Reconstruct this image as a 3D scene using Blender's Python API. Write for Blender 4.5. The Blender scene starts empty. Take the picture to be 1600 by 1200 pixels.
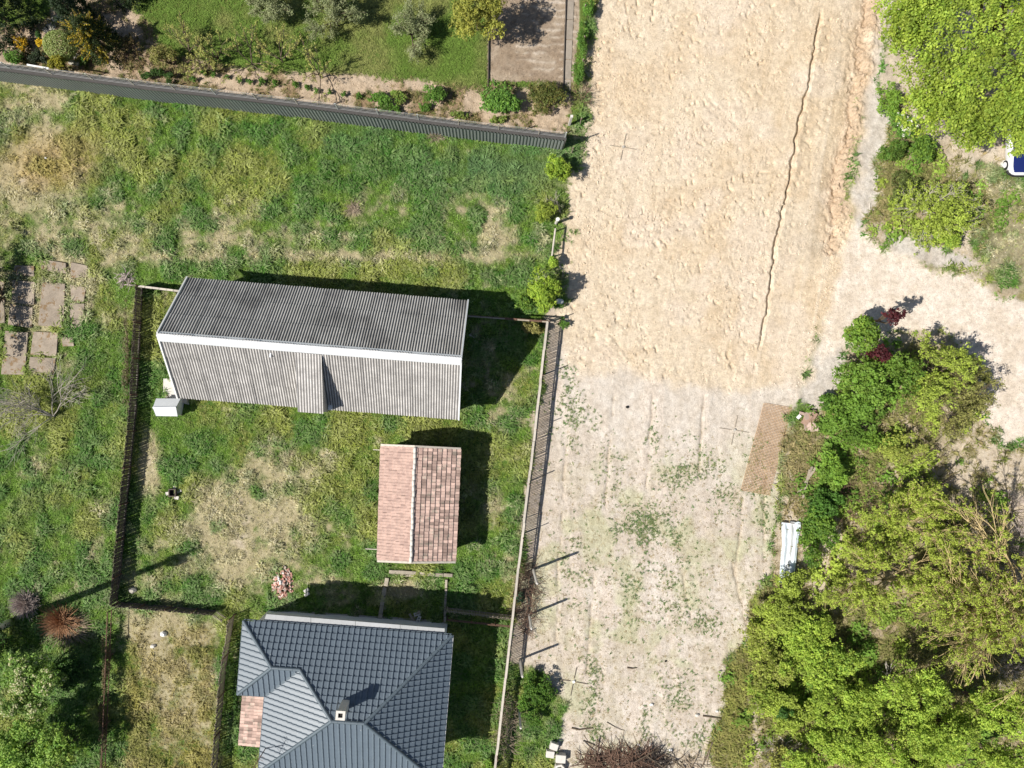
import bpy, math, random
import numpy as np
from mathutils import Vector, Matrix

# ------------------------------------------------------------------ camera, sky, sun, exposure
F_PX, CAM_H = 1220.0, 53.0
TILT = -math.atan(35 / F_PX)
scene = bpy.context.scene
COL = scene.collection
cam_d = bpy.data.cameras.new('camera')
cam_d.sensor_width = 36.0
cam_d.lens = 36.0 * F_PX / 1600.0
cam_d.clip_start, cam_d.clip_end = 0.5, 2000
cam = bpy.data.objects.new('camera', cam_d)
COL.objects.link(cam)
cam.location = (0, 0, CAM_H)
cam.rotation_euler = (0, TILT, 0)
scene.camera = cam

SUN_EL, SHADOW_AZ = math.radians(49.5), math.radians(21)      # shadows fall to the east-north-east
sun_dir = Vector((math.cos(SUN_EL) * math.cos(SHADOW_AZ), math.cos(SUN_EL) * math.sin(SHADOW_AZ), -math.sin(SUN_EL)))
world = bpy.data.worlds.new('World')
scene.world = world
world.use_nodes = True
wn = world.node_tree.nodes
bg = wn['Background']
sky = wn.new('ShaderNodeTexSky')
sky.sky_type = 'NISHITA'
sky.sun_disc = False
sky.sun_elevation = SUN_EL
sky.sun_rotation = math.radians(249)
world.node_tree.links.new(sky.outputs[0], bg.inputs[0])
bg.inputs[1].default_value = 0.055
sun_d = bpy.data.lights.new('sun', 'SUN')
sun_d.energy = 4.6
sun_d.angle = math.radians(0.55)
sun_d.color = (1.0, 0.95, 0.87)
sun = bpy.data.objects.new('sun', sun_d)
COL.objects.link(sun)
sun.location = (-30, -12, 60)
sun.rotation_euler = sun_dir.to_track_quat('-Z', 'Y').to_euler()
scene.view_settings.view_transform = 'Standard'
scene.view_settings.look = 'None'
scene.view_settings.gamma = 1.0
scene.view_settings.use_curve_mapping = False
scene.view_settings.exposure = 0.46
scene.render.engine = 'CYCLES'
scene.cycles.max_bounces = 6
scene.cycles.diffuse_bounces = 3
scene.cycles.transparent_max_bounces = 4

# ------------------------------------------------------------------ helpers
rng = np.random.default_rng(7)
R = random.Random(11)

def at(px, py, z=0.0):
    """photo pixel -> world point on the horizontal plane z"""
    a, b = (px - 800) / F_PX, (600 - py) / F_PX
    c, s = math.cos(TILT), math.sin(TILT)
    dx, dy, dz = a * c - s, b, -a * s - c
    t = (z - CAM_H) / dz
    return Vector((t * dx, t * dy, z))

def px_of(x, y, z=0.0):
    """world -> photo pixel (numpy friendly, used to lay out ground zones)"""
    c, s = math.cos(TILT), math.sin(TILT)
    X, Y, Z = x, y, z - CAM_H
    cx, cz = X * c - Z * s, X * s + Z * c
    return 800 + F_PX * cx / -cz, 600 - F_PX * Y / -cz

def _h(ix, iy, seed):
    n = (ix.astype(np.int64) * 374761393 + iy.astype(np.int64) * 668265263 + seed * 1442695041) & 0x7fffffff
    n = ((n ^ (n >> 13)) * 1274126177) & 0x7fffffff
    return ((n ^ (n >> 16)) & 0xffff) / 65535.0

def vnoise(x, y, seed=0):
    ix, iy = np.floor(x), np.floor(y)
    fx, fy = x - ix, y - iy
    fx, fy = fx * fx * (3 - 2 * fx), fy * fy * (3 - 2 * fy)
    a, b = _h(ix, iy, seed), _h(ix + 1, iy, seed)
    c, d = _h(ix, iy + 1, seed), _h(ix + 1, iy + 1, seed)
    return (a * (1 - fx) + b * fx) * (1 - fy) + (c * (1 - fx) + d * fx) * fy

def fbm(x, y, scale, octv=4, seed=0, gain=0.5):
    """0..1, feature size = scale metres"""
    t, amp, tot = 0.0, 1.0, 0.0
    ca, sa = 0.8, 0.6
    x, y = x / scale, y / scale
    for o in range(octv):
        t = t + amp * vnoise(x + 17.3 * o, y - 9.1 * o, seed + o)
        tot += amp
        amp *= gain
        x, y = (x * ca - y * sa) * 2.03, (x * sa + y * ca) * 2.03
    return t / tot

def sstep(a, b, v):
    t = np.clip((v - a) / (b - a), 0, 1)
    return t * t * (3 - 2 * t)

def poly_sd(x, y, pts):
    """signed distance to a polygon, negative inside"""
    d = np.full(x.shape, 1e9)
    inside = np.zeros(x.shape, bool)
    n = len(pts)
    for i in range(n):
        ax, ay = pts[i]; bx, by = pts[(i + 1) % n]
        ex, ey = bx - ax, by - ay
        wx, wy = x - ax, y - ay
        t = np.clip((wx * ex + wy * ey) / (ex * ex + ey * ey + 1e-12), 0, 1)
        d = np.minimum(d, np.hypot(wx - ex * t, wy - ey * t))
        if ay != by:
            c = ((ay > y) != (by > y)) & (x < (bx - ax) * (y - ay) / (by - ay) + ax)
            inside ^= c
    return np.where(inside, -d, d)

def line_sd(x, y, pts):
    """(distance to an open polyline, signed side: + on the right hand when walking along it, position along)"""
    d = np.full(x.shape, 1e9); side = np.zeros(x.shape)
    for i in range(len(pts) - 1):
        ax, ay = pts[i]; bx, by = pts[i + 1]
        ex, ey = bx - ax, by - ay
        wx, wy = x - ax, y - ay
        t = np.clip((wx * ex + wy * ey) / (ex * ex + ey * ey), 0, 1)
        dd = np.hypot(wx - ex * t, wy - ey * t)
        m = dd < d
        d = np.where(m, dd, d)
        side = np.where(m, np.sign(ey * wx - ex * wy), side)
    return d * np.where(side == 0, 1, side)

# ---- objects
def origin(o):
    v = Vector((0, 0, 0))
    while o is not None:
        v = v + o.location
        o = o.parent
    return v

def setp(o, label=None, cat=None, group=None, kind=None):
    if label: o['label'] = label
    if cat: o['category'] = cat
    if group: o['group'] = group
    if kind: o['kind'] = kind
    return o

def thing(name, label, cat, loc=(0, 0, 0), group=None):
    o = bpy.data.objects.new(name, None)
    o.empty_display_size = 0.3
    COL.objects.link(o)
    o.location = loc
    return setp(o, label, cat, group)

def link_mesh(name, me, parent=None, matrix=None):
    o = bpy.data.objects.new(name, me)
    COL.objects.link(o)
    if parent: o.parent = parent
    if matrix is not None: o.matrix_local = matrix
    return o

class MB:
    """collects polygons in world space, build() links them as ONE mesh object"""
    def __init__(s): s.v, s.f = [], []
    def add(s, vs, fs):
        n = len(s.v)
        s.v += [tuple(p) for p in vs]
        s.f += [tuple(i + n for i in f) for f in fs]
        return s
    def box(s, c, d, rz=0.0, m=None):
        hx, hy, hz = d[0] / 2, d[1] / 2, d[2] / 2
        M = m if m is not None else Matrix.Translation(Vector(c)) @ Matrix.Rotation(rz, 4, 'Z')
        vs = [M @ Vector((x, y, z)) for z in (-hz, hz) for x, y in ((-hx, -hy), (hx, -hy), (hx, hy), (-hx, hy))]
        return s.add(vs, [(3, 2, 1, 0), (4, 5, 6, 7), (0, 1, 5, 4), (1, 2, 6, 5), (2, 3, 7, 6), (3, 0, 4, 7)])
    def beam(s, a, b, w, h, up=(0, 0, 1)):
        a, b = Vector(a), Vector(b)
        d = (b - a); L = d.length
        if L < 1e-6: return s
        d /= L
        side = d.cross(Vector(up))
        if side.length < 1e-4: side = d.cross(Vector((1, 0, 0)))
        side.normalize()
        u = side.cross(d)
        vs = []
        for p in (a, b):
            for i, j in ((-1, -1), (1, -1), (1, 1), (-1, 1)):
                vs.append(p + side * (i * w / 2) + u * (j * h / 2))
        return s.add(vs, [(3, 2, 1, 0), (4, 5, 6, 7), (0, 1, 5, 4), (1, 2, 6, 5), (2, 3, 7, 6), (3, 0, 4, 7)])
    def tube(s, pts, rad, n=6, cap=True):
        pts = [Vector(p) for p in pts]
        m = len(pts)
        rr = rad if hasattr(rad, '__len__') else [rad] * m
        prev = None
        vs, fs = [], []
        for i, p in enumerate(pts):
            d = (pts[min(i + 1, m - 1)] - pts[max(i - 1, 0)])
            d = d.normalized() if d.length > 1e-9 else Vector((0, 0, 1))
            if prev is None:
                a = d.cross(Vector((0.13, 0.31, 0.94)))
                if a.length < 1e-3: a = d.cross(Vector((1, 0, 0)))
            else:
                a = prev - d * prev.dot(d)
                if a.length < 1e-6: a = d.cross(Vector((1, 0, 0)))
            a.normalize(); prev = a
            b = d.cross(a)
            for k in range(n):
                t = 2 * math.pi * k / n
                vs.append(p + (a * math.cos(t) + b * math.sin(t)) * rr[i])
        for i in range(m - 1):
            for k in range(n):
                k2 = (k + 1) % n
                fs.append((i * n + k, i * n + k2, (i + 1) * n + k2, (i + 1) * n + k))
        if cap:
            fs.append(tuple(reversed(range(n))))
            fs.append(tuple((m - 1) * n + k for k in range(n)))
        return s.add(vs, fs)
    def mesh(s, name, mat, off=Vector((0, 0, 0)), smooth=False):
        me = bpy.data.meshes.new(name)
        me.from_pydata([(x - off.x, y - off.y, z - off.z) for x, y, z in s.v], [], s.f)
        if mat: me.materials.append(mat)
        if smooth: me.polygons.foreach_set('use_smooth', [True] * len(me.polygons))
        me.update()
        return me
    def build(s, name, mat, parent=None, smooth=False):
        off = origin(parent) if parent else Vector((0, 0, 0))
        return link_mesh(name, s.mesh(name, mat, off, smooth), parent)
    def top(s, name, mat, label, cat, group=None, smooth=False, kind=None):
        """a one-mesh thing with its origin at its base centre"""
        a = np.array(s.v)
        loc = Vector(((a[:, 0].min() + a[:, 0].max()) / 2, (a[:, 1].min() + a[:, 1].max()) / 2, a[:, 2].min()))
        o = link_mesh(name, s.mesh(name, mat, loc, smooth))
        o.location = loc
        return setp(o, label, cat, group, kind)

def quads_mesh(name, V, mat, tint=None, smooth=False):
    """V: (n,4,3) array -> mesh of separate quads, optional per-quad colour attribute 'tint'"""
    n = len(V)
    me = bpy.data.meshes.new(name)
    me.vertices.add(n * 4)
    me.vertices.foreach_set('co', V.reshape(-1).astype(np.float32))
    me.loops.add(n * 4)
    me.loops.foreach_set('vertex_index', np.arange(n * 4, dtype=np.int32))
    me.polygons.add(n)
    me.polygons.foreach_set('loop_start', np.arange(0, n * 4, 4, dtype=np.int32))
    if tint is not None:
        at_ = me.attributes.new('tint', 'FLOAT_COLOR', 'POINT')
        c = np.ones((n, 4, 4), np.float32)
        c[:, :, :3] = tint[:, None, :]
        at_.data.foreach_set('color', c.reshape(-1))
    if mat: me.materials.append(mat)
    me.update(calc_edges=True)
    return me

# ------------------------------------------------------------------ materials
class NT:
    def __init__(s, mat):
        s.t = mat.node_tree; s.n = s.t.nodes; s.l = s.t.links
        s.bsdf = s.n['Principled BSDF']; s.out = s.n['Material Output']
    def node(s, t, **kw):
        n = s.n.new(t)
        for k, v in kw.items(): setattr(n, k, v)
        return n
    def noise(s, scale, detail=4, rough=0.55, coord=None, dist=0.0):
        n = s.node('ShaderNodeTexNoise')
        n.inputs['Scale'].default_value = scale
        n.inputs['Detail'].default_value = detail
        n.inputs['Roughness'].default_value = rough
        n.inputs['Distortion'].default_value = dist
        s.l.new(coord if coord is not None else s.obj(), n.inputs['Vector'])
        return n.outputs['Fac']
    def obj(s):
        if not hasattr(s, '_c'):
            s._c = s.node('ShaderNodeNewGeometry').outputs['Position']
        return s._c
    def ramp(s, fac, stops):
        r = s.node('ShaderNodeValToRGB')
        e = r.color_ramp.elements
        while len(e) < len(stops): e.new(0.5)
        for k, (p, c) in enumerate(stops):
            e[k].position = p
            e[k].color = (*c, 1) if len(c) == 3 else c
        s.l.new(fac, r.inputs[0])
        return r.outputs[0]
    def mix(s, fac, a, b, mode='MIX'):
        m = s.node('ShaderNodeMix', data_type='RGBA', blend_type=mode)
        for i, v in ((0, fac), (6, a), (7, b)):
            if isinstance(v, (int, float)): m.inputs[i].default_value = v
            elif isinstance(v, tuple): m.inputs[i].default_value = (*v, 1)
            else: s.l.new(v, m.inputs[i])
        return m.outputs[2]
    def bump(s, h, strength=0.5, dist=0.02):
        b = s.node('ShaderNodeBump')
        b.inputs['Strength'].default_value = strength
        b.inputs['Distance'].default_value = dist
        s.l.new(h, b.inputs['Height'])
        s.l.new(b.outputs[0], s.bsdf.inputs['Normal'])
    def color(s, c): s.l.new(c, s.bsdf.inputs['Base Color'])

MATS = {}
def mat(name, col, rough=0.8, metal=0.0, var=0.25, vscale=6.0, spec=0.3, bump=0.0, bscale=40.0, objvar=0.0, spots=None):
    """plain weathered surface: base colour with two scales of grain; objvar = piece-to-piece variation"""
    if name in MATS: return MATS[name]
    m = bpy.data.materials.new(name)
    m.use_nodes = True
    t = NT(m)
    a = t.noise(vscale, 5, 0.6)
    b = t.noise(vscale * 7.3, 3, 0.6)
    lo = tuple(c * (1 - var) for c in col); hi = tuple(min(1, c * (1 + var)) for c in col)
    c = t.ramp(a, [(0.3, lo), (0.7, hi)])
    c = t.mix(0.35, c, t.ramp(b, [(0.3, tuple(x * (1 - var) for x in lo)), (0.7, hi)]))
    if spots:
        scol, sc, thr = spots
        v = t.noise(sc, 3, 0.7)
        c = t.mix(t.ramp(v, [(thr, (0, 0, 0)), (thr + 0.05, (1, 1, 1))]), c, scol)
    if objvar:
        oi = t.node('ShaderNodeObjectInfo')
        c = t.mix(1.0, c, t.ramp(oi.outputs['Random'], [(0, (1 - objvar,) * 3), (1, (1 + objvar,) * 3)]), 'MULTIPLY')
    t.color(c)
    t.bsdf.inputs['Roughness'].default_value = rough
    t.bsdf.inputs['Metallic'].default_value = metal
    t.bsdf.inputs['Specular IOR Level'].default_value = spec
    if bump: t.bump(t.noise(bscale, 4, 0.6), bump, 0.01)
    MATS[name] = m
    return m

def leaf_mat(name, attr_type='GEOMETRY', trans=0.3, rough=0.6):
    m = bpy.data.materials.new(name)
    m.use_nodes = True
    t = NT(m)
    a = t.node('ShaderNodeAttribute', attribute_name='tint', attribute_type=attr_type)
    t.color(a.outputs['Color'])
    t.bsdf.inputs['Roughness'].default_value = rough
    t.bsdf.inputs['Specular IOR Level'].default_value = 0.25
    tr = t.node('ShaderNodeBsdfTranslucent')
    t.l.new(t.mix(1.0, a.outputs['Color'], (1.25, 1.2, 0.55), 'MULTIPLY'), tr.inputs['Color'])
    mx = t.node('ShaderNodeMixShader')
    mx.inputs[0].default_value = trans
    t.l.new(t.bsdf.outputs[0], mx.inputs[1]); t.l.new(tr.outputs[0], mx.inputs[2])
    t.l.new(mx.outputs[0], t.out.inputs['Surface'])
    return m
LEAF = leaf_mat('leaf')
BLADE = leaf_mat('grass_blade', 'INSTANCER', 0.25, 0.7)
BARK = mat('bark', (0.13, 0.10, 0.07), 0.9, vscale=9, var=0.4, bump=0.5)
BARK_Y = mat('ochre_bark', (0.50, 0.39, 0.20), 0.85, vscale=5, var=0.35)
BARK_G = mat('grey_bark', (0.42, 0.38, 0.32), 0.9, vscale=7, var=0.35)
BARK_R = mat('rusty_twigs', (0.40, 0.22, 0.12), 0.9, vscale=5, var=0.4)
BARK_P = mat('greyish_twigs', (0.50, 0.42, 0.385), 0.9, vscale=5, var=0.3)
# ------------------------------------------------------------------ ground
def P(*pts):
    return [tuple(at(x, y)[:2]) for x, y in pts]

def axis(segs, far):
    a = []
    for lo, hi, st in segs: a += list(np.arange(lo, hi - 1e-6, st))
    a.append(segs[-1][1])
    s, left = segs[0][2], []
    p = segs[0][0]
    while p > -far:
        s *= 1.3; p -= s; left.append(p)
    s, right = segs[-1][2], []
    p = segs[-1][1]
    while p < far:
        s *= 1.3; p += s; right.append(p)
    return np.array(left[::-1] + a + right)

GX = axis([(-36.0, 4.5, 0.13), (4.5, 29.0, 0.07), (29.0, 40.0, 0.13)], 320)
GY = axis([(-28.5, -1.0, 0.11), (-1.0, 28.5, 0.082)], 320)
XX, YY = np.meshgrid(GX, GY)
NX, NY = len(GX), len(GY)

def zone_fields(x, y):
    """colour (linear base colour), zone id and relief of the bare ground at x, y"""
    wx = x + (fbm(x, y, 2.2, 4, 3) - 0.5) * 1.6
    wy = y + (fbm(x, y, 2.2, 4, 9) - 0.5) * 1.6
    px, py = px_of(x, y)
    n_big, n_mid, n_fin = fbm(x, y, 5, 4, 21), fbm(x, y, 1.2, 4, 31), fbm(x, y, 0.35, 3, 41)
    def blob(cx, cy, rx, ry, soft=0.5):
        d = np.hypot((px - cx) / rx, (py - cy) / ry) + (n_mid - 0.5) * 0.9 + (n_fin - .5) * .5
        return 1 - sstep(1 - soft, 1 + soft, d)
    C = lambda c: np.array(c, float)
    def lerp(a, b, w): return a * (1 - w[..., None]) + b * w[..., None]
    zone = np.zeros(x.shape, int)               # 0 meadow
    # dryness of the meadow, 0 lush .. 1 straw .. >1 bare
    dry = 0.09 + 0.75 * (n_big - 0.5) + 0.95 * (n_mid - 0.5) + .75 * (n_fin - .5)
    for cx, cy, rx, ry, a in (
        (85, 245, 88, 55, .85), (20, 300, 40, 45, .5), (45, 282, 22, 14, .8), (110, 375, 110, 60, .42), (440, 398, 300, 12, .40), (560, 372, 300, 9, .35), (330, 362, 140, 30, .2), (700, 400, 160, 10, .4),
        (770, 345, 70, 38, .40), (640, 330, 60, 30, .2), (550, 328, 22, 18, .5), (670, 215, 20, 18, .6), (380, 805, 80, 60, .8), (330, 850, 100, 45, .45),
        (232, 715, 22, 50, .85), (240, 745, 18, 30, .5), (505, 717, 24, 20, .75), (490, 770, 40, 30, .35), (440, 730, 60, 30, .25), (300, 905, 90, 26, .4),
        (268, 1010, 75, 70, .5), (270, 1120, 90, 130, .42), (255, 985, 16, 26, .6), (632, 918, 30, 15, 1.0), (770, 800, 14, 40, .5), (800, 660, 36, 50, .2),
        (790, 890, 22, 60, .18), (120, 800, 90, 120, .15), (100, 720, 60, 60, .18), (560, 900, 120, 30, .22), (470, 660, 40, 24, .15), (395, 340, 60, 30, .2),
        (1560, 380, 80, 100, .42), (1540, 310, 40, 40, .4), (60, 480, 90, 110, .2), (850, 430, 10, 60, .2), (60, 155, 70, 14, .3)):
        dry = dry + .74 * a * blob(cx, cy, rx * 1.1, ry * 1.1, .8) * (.25 + 1.2 * n_mid)
    for cx, cy, rx, ry, a in ((430, 240, 250, 62, .30), (640, 190, 220, 40, .2), (560, 640, 180, 40, .3), (340, 680, 80, 40, .3), (720, 650, 40, 40, .3),
        (640, 850, 90, 40, .2), (60, 1080, 120, 140, .6), (100, 690, 70, 80, .2), (780, 1000, 16, 200, .1), (740, 1050, 40, 120, .3), (360, 1080, 14, 140, .5), (235, 560, 20, 90, .4)):
        dry = dry - a * blob(cx, cy, rx, ry)
    tan = blob(80, 250, 80, 45, .6)
    soilc, strawc, greenc = C((.235, .185, .135)), C((.38, .335, .21)), C((.078, .140, .026))
    col = lerp(np.broadcast_to(greenc, x.shape + (3,)), strawc, sstep(.2, .7, dry))
    col = lerp(col, C((.47, .41, .31)), sstep(.9, 1.25, dry))
    col = lerp(col, C((.42, .31, .15)), tan * .6)
    relief = (fbm(x, y, 6, 3, 55) - .5) * .10 + (n_fin - .5) * .03 + (fbm(x, y, .9, 3, 101) - .5) * .16

    def lay(pts, c, zid, soft=.5, warp=1.0, clear=None):
        nonlocal col, zone, dry
        sd = poly_sd(x * (1 - warp) + wx * warp, y * (1 - warp) + wy * warp, P(*pts)) + (n_fin - .5) * soft * .8
        w = 1 - sstep(-soft, soft, sd)
        col = lerp(col, np.asarray(c), w)
        zone = np.where(sd < 0, zid, zone)
        return w
    # garden above the grey fence
    gl = [(-300, -900), (-300, 75), (0, 110), (240, 142), (480, 170), (700, 200), (884, 218), (905, 190), (915, 100), (925, -40), (935, -900)]
    lawn = lerp(np.broadcast_to(C((.11, .16, .035)), x.shape + (3,)), C((.15, .15, .05)), sstep(.45, .75, n_big) * .8)
    w_gard = lay(gl, lawn, 1, .1, 0)
    soil_g = lerp(np.broadcast_to(C((.46, .365, .27)), x.shape + (3,)), C((.30, .215, .14)), sstep(.38, .66, n_mid))
    w_bed = lay([(-300, 20), (40, 40), (70, 30), (85, 5), (150, -30), (240, 40), (260, 80), (330, 98), (430, 110), (560, 118), (700, 130), (762, 135), (760, 128), (898, 130), (896, 160), (884, 218), (700, 200), (480, 170), (240, 142), (0, 110), (-300, 75)], soil_g, 2, .25, .5)
    tilled = lerp(np.broadcast_to(C((.29, .225, .165)), x.shape + (3,)), C((.36, .29, .22)), sstep(.42, .58, n_mid))
    crest = sstep(.25, .9, np.sin(y * 2 * np.pi / .52 + (n_mid - .5) * 8)) * sstep(.42, .60, n_mid * .5 + n_fin * .5) * (px > 806)
    tilled = lerp(tilled, C((.50, .43, .355)), crest * .85)
    w_plot = lay([(764, -900), (762, 127), (897, 130), (905, 40), (912, -900)], tilled, 3, .06, 0)
    # right-hand scrub: leaf litter, dry grass
    lit = lerp(np.broadcast_to(C((.40, .33, .235)), x.shape + (3,)), C((.235, .215, .09)), sstep(.42, .66, n_mid))
    lit = lerp(lit, C((.54, .465, .37)), np.maximum(sstep(.42, .6, n_big), blob(1540, 740, 90, 120, .8)))
    scrub = [(1395, -900), (1390, 0), (1365, 130), (1345, 330), (1300, 560), (1235, 690), (1215, 800), (1205, 900), (1160, 990), (1130, 1060), (1105, 1200), (1090, 2600), (4500, 2600), (4500, -900)]
    w_scrub = lay(scrub, lit, 4, .5)
    ne = lerp(np.broadcast_to(C((.12, .13, .05)), x.shape + (3,)), C((.30, .27, .17)), sstep(.42, .62, n_mid))
    w_ne = lay([(1505, 275), (1540, 250), (4500, 150), (4500, 560), (1800, 520), (1640, 470), (1535, 435), (1515, 350)], ne, 5, .4)
    bank = lerp(np.broadcast_to(C((.58, .54, .50)), x.shape + (3,)), C((.49, .44, .39)), n_mid)
    w_verge = lay([(1388, -900), (1395, 0), (1378, 90), (1372, 140), (1398, 180), (1375, 240), (1360, 330), (1345, 360), (1330, 360), (1340, 260), (1350, 120), (1365, 0), (1365, -900)], bank, 6, .25)
    w_v2 = lay([(1310, 520), (1330, 560), (1310, 620), (1270, 640), (1235, 620), (1270, 560)], bank, 6, .35)
    w_v3 = lay([(1385, 365), (1440, 370), (1520, 410), (1525, 432), (1470, 412), (1400, 400)], bank, 6, .3)
    # compacted lower lot
    lot = lerp(np.broadcast_to(C((.60, .54, .475)), x.shape + (3,)), C((.54, .475, .405)), sstep(.4, .65, n_big))
    stre = fbm(x * 1.0 + (y * .12), y * .12, .55, 3, 77)
    lot = lerp(lot, C((.63, .55, .475)), sstep(.52, .72, stre) * .7)
    fs = line_sd(x, y, P((856, 480), (852, 502), (842, 598), (832, 690), (822, 772), (808, 888), (799, 970), (786, 1081)))
    lot = lerp(lot, C((.46, .38, .30)), (1 - sstep(.7, 1.5, np.abs(fs) + (n_mid - .5) * .8)) * .8)
    lot = lerp(lot, C((.51, .455, .355)), sstep(.45, .68, n_mid) * .7 * sstep(620, 800, py))
    lot = lerp(lot, C((.43, .44, .26)), sstep(.55, .72, fbm(x, y, 1.9, 4, 79)) * .55 * sstep(640, 800, py))
    w_lot = lay([(853, 480), (852, 502), (842, 598), (832, 690), (822, 772), (808, 888), (799, 970), (790, 1040), (850, 1050), (866, 1075), (885, 1110), (862, 1200), (850, 2600), (1095, 2600), (1108, 1200), (1125, 1110), (1145, 1020), (1172, 990), (1182, 930), (1210, 890), (1217, 800), (1222, 720), (1240, 640), (1250, 590), (1200, 560)], lot, 7, .3)
    # crushed-stone track to the east
    grav = lerp(np.broadcast_to(C((.70, .62, .54)), x.shape + (3,)), C((.64, .555, .465)), sstep(.4, .6, n_mid))
    w_gr = lay([(1290, 430), (1318, 345), (1400, 392), (1480, 428), (1535, 447), (1640, 492), (1900, 590), (3800, 900), (3800, 1500), (1900, 1000), (1680, 720), (1600, 690), (1560, 690), (1540, 640), (1510, 560), (1480, 520), (1400, 505), (1320, 540), (1285, 570)], grav, 8, .3)
    # freshly graded road
    sand = lerp(np.broadcast_to(C((.63, .53, .405)), x.shape + (3,)), C((.605, .49, .355)), sstep(.42, .62, n_big))
    sand = lerp(sand, C((.635, .535, .425)), sstep(.5, .7, fbm(x, y, 2.6, 3, 91)))
    strk = fbm(x - y * .17, y * .05, .7, 3, 83)
    bandR = sstep(1225, 1300, px + (py - 250) * .28)
    sand = lerp(sand, C((.66, .56, .44)), sstep(.45, .62, strk) * (.25 + .6 * bandR))
    w_sand = lay([(935, -900), (926, 0), (908, 185), (902, 250), (885, 340), (876, 420), (874, 500), (880, 574), (960, 588), (1040, 604), (1075, 592), (1130, 606), (1240, 598), (1280, 560), (1308, 480), (1325, 380), (1335, 310), (1350, 160), (1372, 40), (1378, -900)], sand, 9, .6, 1.35)
    # freshly broken darker soil along the cut on the right
    cut = P((1368, -900), (1368, 0), (1352, 80), (1344, 140), (1332, 200), (1322, 260), (1312, 330), (1300, 390))
    cd = line_sd(wx * .6 + x * .4, wy * .6 + y * .4, cut)
    rough_band = np.exp(-(cd / .7) ** 2) * (py < 400)
    col = lerp(col, C((.51, .395, .285)), np.clip(rough_band * 1.2, 0, 1) * sstep(.35, .6, n_mid + .15))
    # relief
    clod = np.abs(fbm(x, y, .55, 4, 63, .6) - .5) * 2
    r_sand = (clod - .35) * .030 * (1 - bandR * .75) + (fbm(x, y, 3, 3, 64) - .5) * .12
    cr = np.abs(fbm(x * .8 + y * .25, y, .42, 3, 71) - .5)
    marks = (1 - sstep(.0, .022, cr)) * sstep(.46, .60, fbm(x, y, 1.5, 3, 72))
    pits = sstep(.80, .90, vnoise(x / .20 + y / 1.1, y / .22, 73)) * sstep(.38, .58, fbm(x, y, 2.2, 3, 74))
    r_sand = r_sand - (marks * .085 + pits * .14) * (1 - bandR * .8)
    strks = sstep(.66, .74, fbm(x * 1.0 + y * .8, (y - x * .8) * .22, .42, 2, 75)) * sstep(.45, .6, fbm(x, y, 3.0, 3, 76))
    r_sand = r_sand - strks * .035 * (1 - bandR)
    r_sand = r_sand + (fbm(x * .35, y, .5, 3, 65) - .5) * .09 * sstep(505, 560, py) * (1 - bandR) + (strk - .5) * .10 * bandR + (fbm(x - y * .17, y * .04, .33, 3, 85) - .5) * .035 * (1 - bandR * .4)
    # the ridge left by the blade: ground steps down to its east side
    ridge = P((1278, -60), (1284, 28), (1277, 50), (1262, 140), (1246, 205), (1236, 270), (1222, 335), (1207, 420), (1202, 462), (1194, 505), (1186, 545))
    rj = (fbm(x, y, .7, 3, 66) - .5) * .45
    rd = line_sd(x + rj, y + rj * .3, ridge)
    yfade = sstep(560, 520, py) * sstep(10, 40, py)
    r_sand = r_sand - yfade * .34 * (1 - sstep(.03, .11 + .12 * fbm(x, y, .5, 2, 68), np.abs(rd))) + yfade * .05 * np.exp(-(rd / .5) ** 2)
    stepd = sstep(-.18, .18, cd + (clod - .3) * .6)
    gate = sstep(420, 370, py)
    r_cut = -.55 * stepd * np.exp(-np.clip(cd, 0, None) / 1.6) * gate + rough_band * (np.abs(fbm(x, y, .6, 4, 69, .65) - .5) - .1) * 1.1 - rough_band * pits * .15
    relief = relief * (1 - np.clip(w_sand + w_lot + w_gr + w_plot, 0, 1)) + r_sand * w_sand + r_cut
    rut = np.zeros(x.shape)
    for L_ in (((1197, 745), (1192, 880), (1189, 975)), ((1146, 880), (1162, 960), (1178, 1012)), ((1062, 880), (1080, 965)), ((884, 700), (872, 900), (870, 1000)), ((928, 890), (917, 1060)), ((1160, 780), (1150, 900)), ((1020, 620), (1010, 760)), ((1100, 620), (1092, 760)), ((958, 620), (945, 800))):
        q_ = line_sd(x + (n_mid - .5) * .25, y, P(*L_))
        rut = rut + np.exp(-(q_ / .09) ** 2) * sstep(.35, .55, n_fin * .5 + n_mid * .5) + .5 * np.exp(-((np.abs(q_) - .42) / .2) ** 2) * -.4
    relief = relief - rut * .075 * w_lot
    col = lerp(col, C((.43, .355, .275)), np.clip(rut, 0, 1) * w_lot * .5)
    relief = relief + w_lot * ((fbm(x, y, .5, 3, 67) - .5) * .05 + (stre - .5) * .06) + w_gr * ((n_fin - .5) * .05)
    # hoed plot: short cross rows
    relief = relief + w_plot * (np.sin(y * 2 * np.pi / .52 + (n_mid - .5) * 8) * .020 * (px > 800) + (n_fin - .5) * .08)
    relief = relief + w_bed * (n_fin - .5) * .12
    bare = np.clip(w_sand + w_gr + w_plot + w_lot + w_verge + w_v2 + w_v3, 0, 1)
    return dict(col=col, zone=zone, z=relief, dry=dry, tan=tan, bare=bare, lot=w_lot, scrub=w_scrub * (1 - bare), garden=w_gard, bed=w_bed,
                plot=w_plot, ne=w_ne, sand=w_sand, gravel=w_gr, nb=n_big, nm=n_mid, nf=n_fin, px=px, py=py)

Fd = zone_fields(XX, YY)
far = np.maximum(np.maximum(-36 - XX, XX - 40), np.maximum(-28.5 - YY, YY - 28.5))
Fd['z'] = Fd['z'] * (1 - sstep(0, 3, far))

def ground_z(x, y):
    i = int(np.clip(np.searchsorted(GX, x), 1, NX - 1)); j = int(np.clip(np.searchsorted(GY, y), 1, NY - 1))
    return float(Fd['z'][j, i])

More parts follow.
